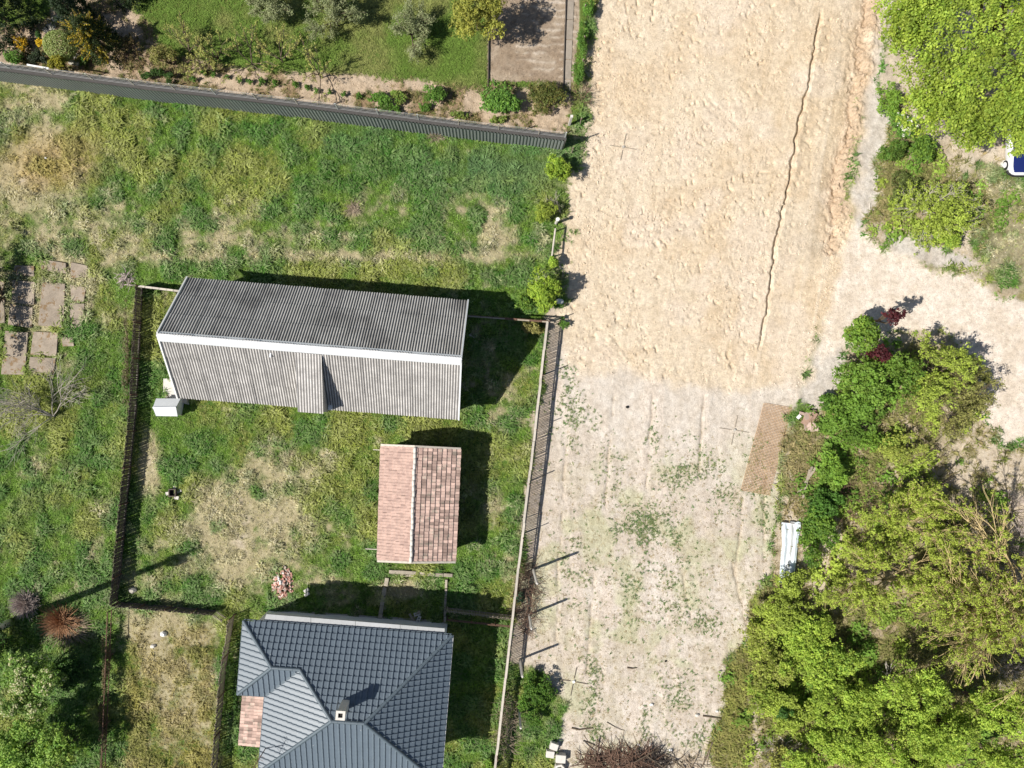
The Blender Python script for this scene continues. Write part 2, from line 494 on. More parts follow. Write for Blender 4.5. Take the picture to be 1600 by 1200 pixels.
def ground_material():
    m = bpy.data.materials.new('ground')
    m.use_nodes = True
    t = NT(m)
    a = t.node('ShaderNodeAttribute', attribute_name='tint', attribute_type='GEOMETRY').outputs['Color']
    f1 = t.noise(3.2, 8, 0.72)
    f2 = t.noise(17.0, 5, 0.7)
    f3 = t.noise(1.1, 3, .6)
    c = t.mix(1.0, a, t.ramp(f1, [(.28, (.70, .68, .64)), (.5, (1, 1, 1)), (.72, (1.22, 1.22, 1.2))]), 'MULTIPLY')
    c = t.mix(1.0, c, t.ramp(f2, [(.3, (.72, .70, .66)), (.5, (1, 1, 1)), (.7, (1.2, 1.2, 1.2))]), 'MULTIPLY')
    c = t.mix(1.0, c, t.ramp(f3, [(.35, (.92, .90, .87)), (.65, (1.06, 1.07, 1.08))]), 'MULTIPLY')
    t.color(c)
    t.bsdf.inputs['Roughness'].default_value = 0.95
    t.bsdf.inputs['Specular IOR Level'].default_value = 0.1
    h = t.node('ShaderNodeMath', operation='ADD')
    t.l.new(f1, h.inputs[0]); t.l.new(f2, h.inputs[1])
    t.bump(h.outputs[0], 0.8, 0.065)
    return m
GROUND = ground_material()

ZONES = {0: ('meadow', 'uneven grass and dry straw meadow round the barn and sheds'), 1: ('garden_lawn', 'mown green lawn of the garden behind the grey fence'),
         2: ('garden_bed', 'reddish brown soil bed along the grey fence'), 3: ('tilled_soil', 'hoed brown vegetable plot beside the lawn'),
         4: ('scrub_ground', 'leaf litter and dry grass under the trees at right'), 5: ('rough_lawn', 'patchy pale grass beside the parked car'),
         6: ('road_verge', 'grey bare earth verge along the graded road'), 7: ('bare_lot', 'compacted pale earth lot with sparse weeds'),
         8: ('gravel_track', 'pale crushed stone track leading east'), 9: ('graded_road', 'freshly graded sandy earth road bed')}

def build_ground():
    co = np.stack([XX, YY, Fd['z']], -1).reshape(-1, 3)
    tint = np.ones((NX * NY, 4), np.float32)
    tint[:, :3] = np.clip(Fd['col'].reshape(-1, 3), 0, 1)
    idx = np.arange(NX * NY).reshape(NY, NX)
    q = np.stack([idx[:-1, :-1], idx[:-1, 1:], idx[1:, 1:], idx[1:, :-1]], -1).reshape(-1, 4)
    zq = Fd['zone'][:-1, :-1].reshape(-1)
    for zid, (name, label) in ZONES.items():
        f = q[zq == zid]
        if len(f) == 0: continue
        used = np.unique(f)
        remap = np.zeros(NX * NY, np.int32); remap[used] = np.arange(len(used))
        f = remap[f]
        me = bpy.data.meshes.new(name)
        me.vertices.add(len(used)); me.vertices.foreach_set('co', co[used].reshape(-1).astype(np.float32))
        me.loops.add(f.size); me.loops.foreach_set('vertex_index', f.reshape(-1).astype(np.int32))
        me.polygons.add(len(f)); me.polygons.foreach_set('loop_start', np.arange(0, f.size, 4, dtype=np.int32))
        a = me.attributes.new('tint', 'FLOAT_COLOR', 'POINT')
        a.data.foreach_set('color', tint[used].reshape(-1))
        me.materials.append(GROUND)
        me.update(calc_edges=True)
        me.polygons.foreach_set('use_smooth', np.ones(len(f), bool))
        setp(link_mesh(name, me), label, 'ground', None, 'structure')
build_ground()

# ------------------------------------------------------------------ grass, weeds, clods: uncountable stuff scattered with geometry nodes
def tuft_mesh(name, n, length, width, splay, seed, m, flat=0.0):
    r = random.Random(seed)
    V = []
    for i in range(n):
        a = r.uniform(0, 2 * math.pi); sp = splay * r.uniform(.5, 1.3)
        L = length * r.uniform(.6, 1.2); w = width * r.uniform(.7, 1.3)
        d = Vector((math.cos(a), math.sin(a), 0)); s = Vector((-d.y, d.x, 0))
        o = d * r.uniform(0, .12) + s * r.uniform(-.12, .12)
        p1 = o + d * (L * sp * .45) + Vector((0, 0, L * .62 * (1 - flat)))
        p2 = o + d * (L * sp) + Vector((0, 0, L * (.72 - .2 * sp) * (1 - flat)))
        V.append([o - s * w * .4, o + s * w * .4, p1 + s * w * .5, p1 - s * w * .5])
        V.append([p1 - s * w * .5, p1 + s * w * .5, p2 + s * w * .12, p2 - s * w * .12])
    me = quads_mesh(name, np.array([[tuple(p) for p in q] for q in V]), m)
    return bpy.data.objects.new(name, me)            # source only: never linked to the scene

def scatter(name, label, pts, tint, scale, sources, m_tilt=0.25, cat=None):
    """one object: instances of the source meshes on the given points"""
    me = bpy.data.meshes.new(name)
    n = len(pts)
    me.vertices.add(n); me.vertices.foreach_set('co', pts.reshape(-1).astype(np.float32))
    a = me.attributes.new('tint', 'FLOAT_COLOR', 'POINT')
    c = np.ones((n, 4), np.float32); c[:, :3] = tint; a.data.foreach_set('color', c.reshape(-1))
    a = me.attributes.new('scl', 'FLOAT', 'POINT'); a.data.foreach_set('value', scale.astype(np.float32))
    a = me.attributes.new('pick', 'INT', 'POINT'); a.data.foreach_set('value', rng.integers(0, len(sources), n).astype(np.int32))
    o = link_mesh(name, me)
    ng = bpy.data.node_groups.new(name + '_scatter', 'GeometryNodeTree')
    ng.interface.new_socket('Geometry', in_out='INPUT', socket_type='NodeSocketGeometry')
    ng.interface.new_socket('Geometry', in_out='OUTPUT', socket_type='NodeSocketGeometry')
    N, L = ng.nodes, ng.links
    gi, go = N.new('NodeGroupInput'), N.new('NodeGroupOutput')
    join = N.new('GeometryNodeJoinGeometry')
    rv = N.new('FunctionNodeRandomValue'); rv.data_type = 'FLOAT_VECTOR'
    rv.inputs[0].default_value = (-m_tilt, -m_tilt, 0); rv.inputs[1].default_value = (m_tilt, m_tilt, 6.283)
    sc = N.new('GeometryNodeInputNamedAttribute'); sc.data_type = 'FLOAT'; sc.inputs['Name'].default_value = 'scl'
    pk = N.new('GeometryNodeInputNamedAttribute'); pk.data_type = 'INT'; pk.inputs['Name'].default_value = 'pick'
    for k, src in enumerate(sources):
        oi = N.new('GeometryNodeObjectInfo'); oi.inputs['Object'].default_value = src
        cmp_ = N.new('FunctionNodeCompare'); cmp_.data_type = 'INT'; cmp_.operation = 'EQUAL'
        L.new(pk.outputs['Attribute'], cmp_.inputs[2]); cmp_.inputs[3].default_value = k
        ip = N.new('GeometryNodeInstanceOnPoints')
        L.new(gi.outputs[0], ip.inputs['Points']); L.new(cmp_.outputs[0], ip.inputs['Selection'])
        L.new(oi.outputs['Geometry'], ip.inputs['Instance']); L.new(rv.outputs[0], ip.inputs['Rotation'])
        L.new(sc.outputs['Attribute'], ip.inputs['Scale']); L.new(ip.outputs[0], join.inputs[0])
    L.new(join.outputs[0], go.inputs[0])
    md = o.modifiers.new('scatter', 'NODES'); md.node_group = ng
    return setp(o, label, cat, None, 'stuff')

def samp(n, x0, x1, y0, y1):
    x, y = rng.uniform(x0, x1, n), rng.uniform(y0, y1, n)
    i = np.clip(np.searchsorted(GX, x), 0, NX - 1); j = np.clip(np.searchsorted(GY, y), 0, NY - 1)
    return x, y, {k: v[j, i] for k, v in Fd.items()}

# places where nothing grows (under roofs), photo pixels
KEEP_OUT = [P((285, 445), (722, 480), (712, 640), (288, 610)), P((604, 703), (708, 708), (702, 866), (598, 864)),
            P((412, 950), (690, 975), (680, 1500), (405, 1500)), P((255, 590), (300, 590), (300, 640), (255, 645))]
SLABS = (((22, 437), (56, 441), (54, 476), (20, 473)), ((17, 475), (53, 480), (50, 512), (14, 508)), ((68, 441), (104, 444), (100, 512), (62, 509)), ((112, 445), (135, 449), (133, 472), (114, 470)), ((112, 474), (133, 476), (130, 511), (110, 512)),
          ((10, 517), (45, 520), (40, 585), (4, 584)), ((53, 519), (92, 520), (90, 556), (50, 554)), ((48, 558), (88, 560), (84, 590), (44, 590)), ((98, 524), (115, 523), (116, 541), (100, 542)), ((24, 415), (54, 417), (54, 432), (22, 430)), ((60, 405), (104, 412), (104, 428), (66, 424)), ((112, 411), (138, 415), (136, 432), (112, 436)),
          ((-26, 440), (8, 440), (8, 505), (-30, 505)), ((-30, 512), (2, 512), (0, 570), (-30, 570)))
KEEP_OUT += [P(*q) for q in SLABS]
def clear_of_roofs(x, y):
    ok = np.ones(x.shape, bool)
    for k in KEEP_OUT: ok &= poly_sd(x, y, k) > -.10
    return ok
SRC_L = [tuft_mesh('lush_tuft', 13, .9, .10, .85, s, BLADE, .1) for s in (1, 2)] + [tuft_mesh('weed_tuft', 9, .7, .19, .95, 5, BLADE, .45)]
SRC_D = [tuft_mesh('straw_tuft', 12, 1.0, .06, 1.05, s, BLADE, .35) for s in (3, 4)]

def lerp3(a, b, w): return np.asarray(a)[None] * (1 - w[:, None]) + np.asarray(b)[None] * w[:, None]

# meadow
x, y, s = samp(330000, -35.5, 39, -28, 28)
wmead = (1 - s['bare']) * (1 - s['garden']) * (1 - s['scrub'])
wmead = np.where(s['ne'] > .5, .6 * (1 - s['bare']), wmead)
lush = 1 - sstep(.15, .75, s['dry'])
keep = (rng.random(len(x)) < wmead * (.55 + .45 * lush) * np.where(s['dry'] < 1.05, 1, .45)) & clear_of_roofs(x, y)
x, y, s, lush = x[keep], y[keep], {k: v[keep] for k, v in s.items()}, lush[keep]
u, v, hue = rng.random(len(x)), rng.random(len(x)), s['nb']
patch = fbm(x, y, .9, 3, 101); patch2 = fbm(x, y, 2.4, 3, 111)
tint = lerp3((.180, .335, .034), (.070, .200, .022), sstep(.36, .60, patch))
tint = tint * (1 - sstep(.46, .68, patch2)[:, None]) + np.array((.28, .335, .06)) * sstep(.46, .68, patch2)[:, None]
wd = np.clip(1 - lush + (u - .5) * .5, 0, 1)
tint = tint * (1 - wd[:, None]) + lerp3((.47, .43, .23), (.62, .58, .42), v) * wd[:, None]
blue = np.exp(-((s['px'] - 800) / 130) ** 2 - ((s['py'] - 262) / 34) ** 2) + np.exp(-((s['px'] - 560) / 90) ** 2 - ((s['py'] - 205) / 25) ** 2) * .6
tint = tint * (1 - np.clip(blue, 0, 1)[:, None] * .8) + np.array((.12, .24, .10)) * (np.clip(blue, 0, 1) * .8)[:, None]
ench = sstep(345, 330, s['px']) * sstep(195, 205, s['px']) * sstep(960, 985, s['py'])
tint = tint * (1 - ench[:, None] * .55) + np.array((.38, .30, .09)) * ench[:, None] * .55
tint = tint * (1 - s['tan'][:, None] * .6) + np.array((.50, .36, .14)) * s['tan'][:, None] * .6
tint *= (0.55 + .85 * rng.random(len(x)))[:, None]
scl = (.13 + .20 * u) * (.60 + .85 * sstep(.38, .68, patch)) * (.75 + .4 * lush)
pts = np.stack([x, y, s['z'] - .01], -1)
scatter('meadow_grass', 'tangled green and straw coloured grass of the meadow', pts, tint, scl, SRC_L + SRC_D)

# mown garden lawn
x, y, s = samp(60000, -35.5, 6, 17, 28)
keep = rng.random(len(x)) < s['garden'] * (1 - s['bed']) * (1 - s['plot'])
x, y, s = x[keep], y[keep], {k: v[keep] for k, v in s.items()}
tint = lerp3((.19, .30, .055), (.31, .34, .11), sstep(.4, .7, fbm(x, y, 2, 3, 121))) * (.75 + .5 * rng.random(len(x)))[:, None]
scatter('lawn_grass', 'short mown grass of the garden lawn', np.stack([x, y, s['z'] - .01], -1), tint, .10 + .10 * rng.random(len(x)), SRC_L[:2])

# sparse weeds and straw on the bare lot
x, y, s = samp(60000, 2, 22, -28, 4)
wd = np.zeros(len(x))
for cx, cy, rx, ry, a in ((885, 600, 12, 22, 1), (898, 660, 26, 40, .8), (930, 690, 18, 30, .5), (1012, 832, 36, 30, 1.9), (1000, 900, 40, 60, .5), (1075, 740, 40, 40, .5), (1115, 735, 20, 25, .6),
                          (960, 750, 30, 60, .25), (1130, 770, 30, 30, .4), (1000, 910, 26, 16, .6), (1045, 900, 40, 60, .35), (1060, 950, 30, 30, .4), (1100, 970, 20, 16, .8), (1020, 690, 10, 30, .5),
                          (925, 1080, 12, 50, .8), (930, 1140, 12, 14, .9), (1010, 1130, 8, 30, .8), (1060, 1080, 24, 50, .45), (1090, 1140, 30, 26, .6), (900, 880, 30, 60, .3), (1180, 740, 20, 60, .3), (1195, 800, 8, 50, .4)):
    wd = np.maximum(wd, a * np.exp(-((s['px'] - cx) / rx) ** 2 - ((s['py'] - cy) / ry) ** 2))
wd = wd * sstep(.30, .60, s['nm']) * .95 + .012 * sstep(620, 900, s['py'])
keep = rng.random(len(x)) < np.clip(wd, 0, 1) * s['lot'] * (1 - s['sand'])
x, y, s = x[keep], y[keep], {k: v[keep] for k, v in s.items()}
tint = lerp3((.12, .22, .075), (.30, .32, .15), rng.random(len(x)) ** 1.5) * (.8 + .5 * rng.random(len(x)))[:, None]
scatter('lot_weeds', 'scattered low green weeds on the bare lot', np.stack([x, y, s['z']], -1), tint, .06 + .12 * rng.random(len(x)), SRC_L)
x, y, s = samp(16000, -35.5, 6, 15, 27)
keep = rng.random(len(x)) < s['bed'] * (1 - s['plot']) * s['garden'] * sstep(.36, .62, s['nm'])
x, y, s = x[keep], y[keep], {k: v[keep] for k, v in s.items()}
scatter('bed_weeds', 'low weeds and dead stems in the garden bed', np.stack([x, y, s['z']], -1), lerp3((.13, .20, .04), (.36, .29, .14), rng.random(len(x))) * (.6 + .6 * rng.random(len(x)))[:, None], .10 + .22 * rng.random(len(x)), SRC_L[:2] + SRC_D)
x, y, s = samp(52000, 2, 40, -28, 14)
keep = rng.random(len(x)) < np.where(s['lot'] > .5, .5 * sstep(620, 900, s['py']) * (1 - s['sand']), s['scrub'] * .8)
x, y, s = x[keep], y[keep], {k: v[keep] for k, v in s.items()}
tint = lerp3((.52, .44, .29), (.26, .20, .12), rng.random(len(x)))
scatter('dry_litter', 'pale dead grass stalks lying on bare earth', np.stack([x, y, s['z']], -1), tint, .07 + .15 * rng.random(len(x)) ** 2, [tuft_mesh('litter', 5, 1.0, .09, 1.4, 8, BLADE, .88)])

# rough grass and ground cover in the scrub at right
x, y, s = samp(70000, 12, 39, -28, 20)
gv = np.zeros(len(x))
for cx, cy, rx, ry, a in ((1245, 690, 26, 40, 1), (1265, 740, 40, 60, .9), (1145, 1060, 34, 60, 1.2), (1130, 1150, 40, 70, 1.2), (1165, 940, 30, 40, .9), (1210, 980, 60, 80, .8), (1300, 1100, 120, 130, .8), (1250, 640, 16, 40, .7),
                          (1380, 290, 40, 50, .8), (1360, 320, 22, 40, .8), (1440, 290, 70, 40, .6), (1500, 320, 40, 30, .7), (1520, 740, 90, 110, .10), (1450, 1080, 200, 130, .5), (1560, 620, 20, 80, .3), (1385, 185, 20, 50, .7), (1420, 640, 60, 60, .6), (1350, 760, 60, 90, .45)):
    gv = np.maximum(gv, a * np.exp(-((s['px'] - cx) / rx) ** 2 - ((s['py'] - cy) / ry) ** 2))
keep = rng.random(len(x)) < np.clip(gv * (.3 + 1.4 * s['nm']), 0, 1) * s['scrub']
x, y, s = x[keep], y[keep], {k: v[keep] for k, v in s.items()}
tint = lerp3((.20, .235, .06), (.38, .31, .16), np.clip(s['nb'] + rng.normal(0, .25, len(x)), 0, 1))
ol = np.exp(-((s['px'] - 1140) / 48) ** 2 - ((s['py'] - 1100) / 130) ** 2)[:, None]
tint = tint * (1 - .75 * ol) + lerp3((.22, .27, .045), (.36, .33, .10), rng.random(len(x))) * .75 * ol
tint = tint * (.7 + .6 * rng.random(len(x)))[:, None]
scatter('scrub_grass', 'rough olive and tan grass among the trees at right', np.stack([x, y, s['z']], -1), tint, .24 + .30 * rng.random(len(x)), SRC_L[:2] + SRC_D)

# leafy undergrowth between the shrubs, too dense to count
def leaf_clump(name, seed, n=70):
    r = random.Random(seed); V = []
    for i in range(n):
        a, e_ = r.uniform(0, 6.283), r.uniform(.05, 1.5); q = .5 * r.random() ** .4
        c = Vector((math.cos(a) * math.cos(e_), math.sin(a) * math.cos(e_), .8 * math.sin(e_))) * q
        nrm = Vector((r.gauss(0, .5), r.gauss(0, .5), 1)).normalized(); t_ = nrm.cross(Vector((r.gauss(0, 1), r.gauss(0, 1), .1))).normalized(); b_ = nrm.cross(t_)
        L = r.uniform(.05, .10)
        V.append([tuple(c - t_ * L), tuple(c + b_ * L * .6 + nrm * .015), tuple(c + t_ * L), tuple(c - b_ * L * .6 + nrm * .015)])
    return bpy.data.objects.new(name, quads_mesh(name, np.array(V), BLADE))
SRC_U = [leaf_clump('leaf_clump', s) for s in (1, 2, 3)]
x, y, s = samp(16000, 12, 39, -28, 20)
gu = np.zeros(len(x))
for cx, cy, rx, ry, a in ((1300, 700, 40, 60, .7), (1290, 800, 40, 70, .9), (1340, 880, 70, 60, .7), (1400, 720, 70, 40, .45), (1420, 800, 110, 60, .35), (1230, 1000, 60, 60, .9), (1290, 1090, 90, 90, .9), (1400, 1150, 130, 70, .9), (1520, 1150, 90, 60, .7), (1380, 600, 70, 60, .7),
                          (1450, 640, 60, 40, .4), (1415, 250, 40, 50, .6), (1440, 340, 60, 40, .6), (1460, 290, 60, 30, .35), (1540, 330, 30, 30, .4), (1420, 950, 120, 50, .4), (1270, 640, 30, 20, .5), (1180, 1120, 30, 80, .35)):
    gu = np.maximum(gu, a * np.exp(-((s['px'] - cx) / rx) ** 2 - ((s['py'] - cy) / ry) ** 2))
gu = gu * (np.hypot((s['px'] - 1234) / 26, (s['py'] - 860) / 58) > 1)
keep = rng.random(len(x)) < np.clip(gu * (.1 + 1.8 * (s['nm'] - .15)), 0, 1) * s['scrub'] * .55
x, y, s = x[keep], y[keep], {k: v[keep] for k, v in s.items()}
q = fbm(x, y, 2.5, 3, 141)
tint = lerp3((.38, .48, .08), (.18, .32, .05), sstep(.35, .65, q)) * (.65 + .55 * rng.random(len(x)))[:, None]
scatter('undergrowth', 'yellow green leafy undergrowth between the shrubs', np.stack([x, y, s['z']], -1), tint, .6 + 1.1 * rng.random(len(x)), SRC_U, .2)

# clods and crushed stone
def clod_src(name, seed, m):
    r = random.Random(seed)
    vs = [(r.uniform(.7, 1.2) * p[0] * .5, r.uniform(.7, 1.2) * p[1] * .5, r.uniform(.6, 1.1) * p[2] * .42) for p in
          ((1, 0, 0), (.3, .95, .1), (-.8, .6, 0), (-.8, -.6, .1), (.3, -.95, 0), (.2, .1, 1), (-.1, 0, -.6))]
    fs = [(0, 1, 5), (1, 2, 5), (2, 3, 5), (3, 4, 5), (4, 0, 5), (1, 0, 6), (2, 1, 6), (3, 2, 6), (4, 3, 6), (0, 4, 6)]
    me = bpy.data.meshes.new(name); me.from_pydata(vs, [], fs); me.materials.append(m); me.update()
    return bpy.data.objects.new(name, me)
CLOD = leaf_mat('clod', 'INSTANCER', 0.0, 0.95)
SRC_C = [clod_src('clod', s, CLOD) for s in (1, 2, 3)]
x, y, s = samp(90000, 3, 32, -3, 28)
cl = sstep(.42, .68, fbm(x, y, 1.6, 3, 131))
smooth_r = sstep(1225, 1300, s['px'] + (s['py'] - 250) * .28)
edge = np.exp(-((s['px'] - (1365 - (s['py'] * .16))) / 16) ** 2)
keep = rng.random(len(x)) < s['sand'] * np.clip(.10 + .5 * cl * (1 - .85 * smooth_r) + edge * 1.0, 0, 1)
x, y, s = x[keep], y[keep], {k: v[keep] for k, v in s.items()}
scatter('earth_clods', 'loose sandy clods on the graded road', np.stack([x, y, s['z'] + .005], -1),
        np.clip(s['col'] * (.85 + .3 * rng.random(len(x)))[:, None], 0, 1), .03 + .16 * rng.random(len(x)) ** 3.2, SRC_C, 3.0)
x, y, s = samp(50000, 10, 39, -10, 10)
keep = rng.random(len(x)) < np.maximum(s['gravel'] * .5, s['scrub'] * .06)
x, y, s = x[keep], y[keep], {k: v[keep] for k, v in s.items()}
scatter('crushed_stone', 'pale crushed stones on the track', np.stack([x, y, s['z'] + .005], -1),
        lerp3((.62, .55, .47), (.48, .42, .35), rng.random(len(x))), .03 + .09 * rng.random(len(x)) ** 2, SRC_C, 3.0)
x, y, s = samp(16000, 2, 24, -28, 4)
keep = rng.random(len(x)) < s['lot'] * .5
x, y, s = x[keep], y[keep], {k: v[keep] for k, v in s.items()}
scatter('lot_stones', 'small stones and crumbs of earth on the lot', np.stack([x, y, s['z']], -1), lerp3((.55, .48, .40), (.28, .22, .17), rng.random(len(x))), .02 + .08 * rng.random(len(x)) ** 3, SRC_C, 3.0)
x, y, s = samp(30000, -35, 6, 17, 28)
keep = rng.random(len(x)) < np.maximum(s['bed'] * .6, s['plot'] * .6) * s['garden']
x, y, s = x[keep], y[keep], {k: v[keep] for k, v in s.items()}
scatter('soil_crumbs', 'crumbly clods of garden soil', np.stack([x, y, s['z']], -1), np.clip(s['col'] * (.7 + .6 * rng.random(len(x)))[:, None], 0, 1), .03 + .10 * rng.random(len(x)) ** 2, SRC_C, 3.0)
# ------------------------------------------------------------------ buildings
M_CEMENT = mat('weathered_fibre_cement', (0.54, 0.52, 0.50), 0.95, vscale=1.6, var=0.34, spec=.15, objvar=.07, spots=((.62, .60, .55), 5.5, .60))
def trough_shade(m):  # paints the shade of the corrugation troughs into the base colour
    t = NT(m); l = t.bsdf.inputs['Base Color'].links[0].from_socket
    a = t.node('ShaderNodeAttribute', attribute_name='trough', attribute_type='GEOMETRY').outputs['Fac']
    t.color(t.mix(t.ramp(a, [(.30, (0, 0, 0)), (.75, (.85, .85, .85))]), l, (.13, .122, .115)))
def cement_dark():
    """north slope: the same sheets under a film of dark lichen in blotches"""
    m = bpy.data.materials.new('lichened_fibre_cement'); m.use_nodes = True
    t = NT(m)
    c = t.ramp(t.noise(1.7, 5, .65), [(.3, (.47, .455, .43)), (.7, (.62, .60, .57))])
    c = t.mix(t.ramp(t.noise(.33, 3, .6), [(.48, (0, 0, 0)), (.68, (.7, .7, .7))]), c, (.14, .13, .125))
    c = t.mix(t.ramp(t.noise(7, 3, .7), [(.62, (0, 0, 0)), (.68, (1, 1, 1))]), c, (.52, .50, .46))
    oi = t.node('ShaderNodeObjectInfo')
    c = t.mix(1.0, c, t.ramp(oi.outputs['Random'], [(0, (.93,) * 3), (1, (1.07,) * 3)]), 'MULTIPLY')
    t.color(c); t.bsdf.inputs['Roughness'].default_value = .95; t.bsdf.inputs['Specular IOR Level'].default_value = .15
    trough_shade(m)
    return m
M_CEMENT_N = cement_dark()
trough_shade(M_CEMENT)
M_ZINC = mat('pale_zinc', (0.66, 0.68, 0.70), 0.5, metal=0.0, var=0.07, vscale=2, spec=.4)
M_RENDER = mat('pale_render', (0.82, 0.81, 0.79), 0.9, var=0.10, vscale=1.5)
M_RENDER2 = mat('grey_render', (0.42, 0.40, 0.37), 0.9, var=0.15, vscale=1.5)
M_CONC = mat('concrete', (0.42, 0.39, 0.34), 0.95, var=0.22, vscale=4, bump=.4, objvar=.08)
M_CONC_L = mat('pale_concrete', (0.62, 0.59, 0.54), 0.9, var=0.12, vscale=4, bump=.3)
M_CLAY = mat('clay_tile', (0.45, 0.325, 0.275), 0.9, var=0.18, vscale=5, objvar=0.42, spots=((.34, .28, .23), 2.6, .55), spec=.15)
M_CLAY_J = mat('clay_tile_joined', (0.50, 0.355, 0.30), 0.9, var=0.24, vscale=3.1, spots=((.40, .28, .24), 2.0, .52), spec=.15)
M_SLATE = mat('anthracite_tile', (0.105, 0.135, 0.165), 0.40, var=0.10, vscale=2, spec=.85, objvar=.05, spots=((.5, .52, .52), 4.6, .70))
M_TRIM = mat('anthracite_trim', (0.10, 0.13, 0.155), 0.45, var=0.08, spec=.5)
M_DARK = mat('dark_void', (0.02, 0.018, 0.016), 0.9, var=0.1)
M_WOOD = mat('weathered_wood', (0.33, 0.28, 0.22), 0.9, var=0.25, vscale=8, objvar=.15)
M_WOOD_D = mat('dark_stained_wood', (0.13, 0.105, 0.085), 0.9, var=0.3, vscale=8, objvar=.25)
M_WOOD_P = mat('pale_bleached_wood', (0.50, 0.455, 0.39), 0.9, var=0.2, vscale=6, objvar=.12)
M_RUST = mat('rusty_iron', (0.15, 0.085, 0.06), 0.85, var=0.35, vscale=9)
M_GSHEET = mat('grey_sheet_metal', (0.25, 0.275, 0.265), 0.6, var=0.08, vscale=1.2, spec=.35, objvar=.05)
M_POST = mat('galvanised_post', (0.50, 0.51, 0.50), 0.55, var=0.1, spec=.4)
M_GLASS = mat('window_glass', (0.03, 0.04, 0.05), 0.08, var=0.05, spec=.8)
M_WHITE = mat('white_paint', (0.78, 0.78, 0.76), 0.5, var=0.06, spec=.4)

# ---- barn with a corrugated fibre-cement roof
BE, BR = 2.9, 6.65
nw, ne_, sw_, se_ = at(292.8, 434, BE), at(729.6, 471.8, BE), at(281.2, 621.2, BE), at(717.3, 653, BE)
barn = thing('barn', 'long grey barn with corrugated fibre cement roof and white ridge capping', 'barn', ((nw + se_) / 2).xy.to_3d())
U = ((ne_ - nw) + (se_ - sw_)).normalized(); U.z = 0; U.normalize()
Vd = Vector((U.y, -U.x, 0))                                  # towards the south
LEN = ((ne_ - nw).length + (se_ - sw_).length) / 2
WID = abs((sw_ - nw).dot(Vd))
cen = (nw + ne_ + sw_ + se_) / 4; cen.z = 0
def bp(u, v, z=0.0):                                          # u 0..LEN from west, v -WID/2 north .. +WID/2 south
    return cen + U * (u - LEN / 2) + Vd * v + Vector((0, 0, z))
hw = WID / 2 - .35
w = MB()
wl = [bp(.35, -hw), bp(LEN - .35, -hw), bp(LEN - .35, hw), bp(.35, hw)]
gz = BE + .3
top = [p + Vector((0, 0, gz - .15)) for p in wl]
g1, g2 = bp(.35, 0, BR - .15), bp(LEN - .35, 0, BR - .15)
w.add(wl + top + [g1, g2], [(0, 1, 5, 4), (2, 3, 7, 6), (3, 0, 4, 8, 7), (1, 2, 6, 9, 5)])
w.build('wall', M_RENDER2, barn)
slope_len = math.hypot(WID / 2, BR - BE)
ncol = 18; cw = LEN / ncol; nw_c = 6
def corr_mesh(name, width, length, waves, amp, m, seg=6):
    mb = MB()
    n = waves * seg
    for j, yy in enumerate((0, length)):
        for i in range(n + 1):
            mb.v.append((width * i / n, yy, amp * math.cos(2 * math.pi * i / seg) + (.012 if j == 0 else -.004)))
    k = n + 1
    for i in range(n): mb.f.append((i, i + 1, k + i + 1, k + i))
    # lower edge thickness
    b = len(mb.v)
    for i in range(n + 1):
        x0, y0, z0 = mb.v[i]; mb.v += [(x0, y0, z0 - .014), (x0, y0, z0)]
    for i in range(n): mb.f.append((b + 2 * i, b + 2 * i + 2, b + 2 * i + 3, b + 2 * i + 1))
    me = mb.mesh(name, m, smooth=True)
    # mask for the shade painted as darker colour between the ridges
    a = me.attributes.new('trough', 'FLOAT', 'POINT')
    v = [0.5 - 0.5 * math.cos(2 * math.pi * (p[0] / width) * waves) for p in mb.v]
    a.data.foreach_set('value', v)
    return me
rows = 3; rl = slope_len / rows
def slope_matrix(side):
    """frame at the eave: x along the ridge, y up the slope"""
    X = U if side > 0 else -U
    Yv = (-Vd * (WID / 2) if side > 0 else Vd * (WID / 2)) + Vector((0, 0, BR - BE)); Yv.normalize()
    Z = X.cross(Yv)
    o = bp(0, WID / 2, BE) if side > 0 else bp(LEN, -WID / 2, BE)
    M = Matrix((( X.x, Yv.x, Z.x, o.x), (X.y, Yv.y, Z.y, o.y), (X.z, Yv.z, Z.z, o.z), (0, 0, 0, 1)))
    return M
for side, m_ in ((1, M_CEMENT), (-1, M_CEMENT_N)):
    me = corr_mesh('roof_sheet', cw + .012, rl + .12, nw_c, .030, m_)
    M = Matrix.Translation(-barn.location) @ slope_matrix(side)
    for c_ in range(ncol):
        for r_ in range(rows):
            j = Matrix.Translation((c_ * cw + R.uniform(-.006, .006), r_ * rl + R.uniform(-.02, .02), .03 + .008 * r_ + R.uniform(0, .004)))
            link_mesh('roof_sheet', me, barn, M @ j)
# ridge capping: folded zinc, in five lengths, slightly sagging
for k in range(5):
    u0, u1 = LEN * k / 5 - (.05 if k == 0 else 0), LEN * (k + 1) / 5 + (.05 if k == 4 else .03)
    mb = MB()
    for u in (u0, u1):
        dz = .02 * math.sin(u * .9) + .004 * k
        for v, z in ((-.17, BR - .10), (-.10, BR - .02), (0, BR + .09), (.14, BR + .045), (.42, BR - .28), (.43, BR - .33)):
            mb.v.append(tuple(bp(u, v, z + dz + .03)))
    mb.f = [(i, i + 1, 6 + i + 1, 6 + i) for i in range(5)]
    mb.build('ridge_cap', M_ZINC, barn)
for u in (-.06, LEN + .03):
    for s in (-1, 1):
        MB().beam(bp(u, s * (WID / 2 + .03), BE + .05), bp(u, s * .02, BR + .06), .09, .14).build('bargeboard', M_WHITE if u < 0 else M_ZINC, barn)
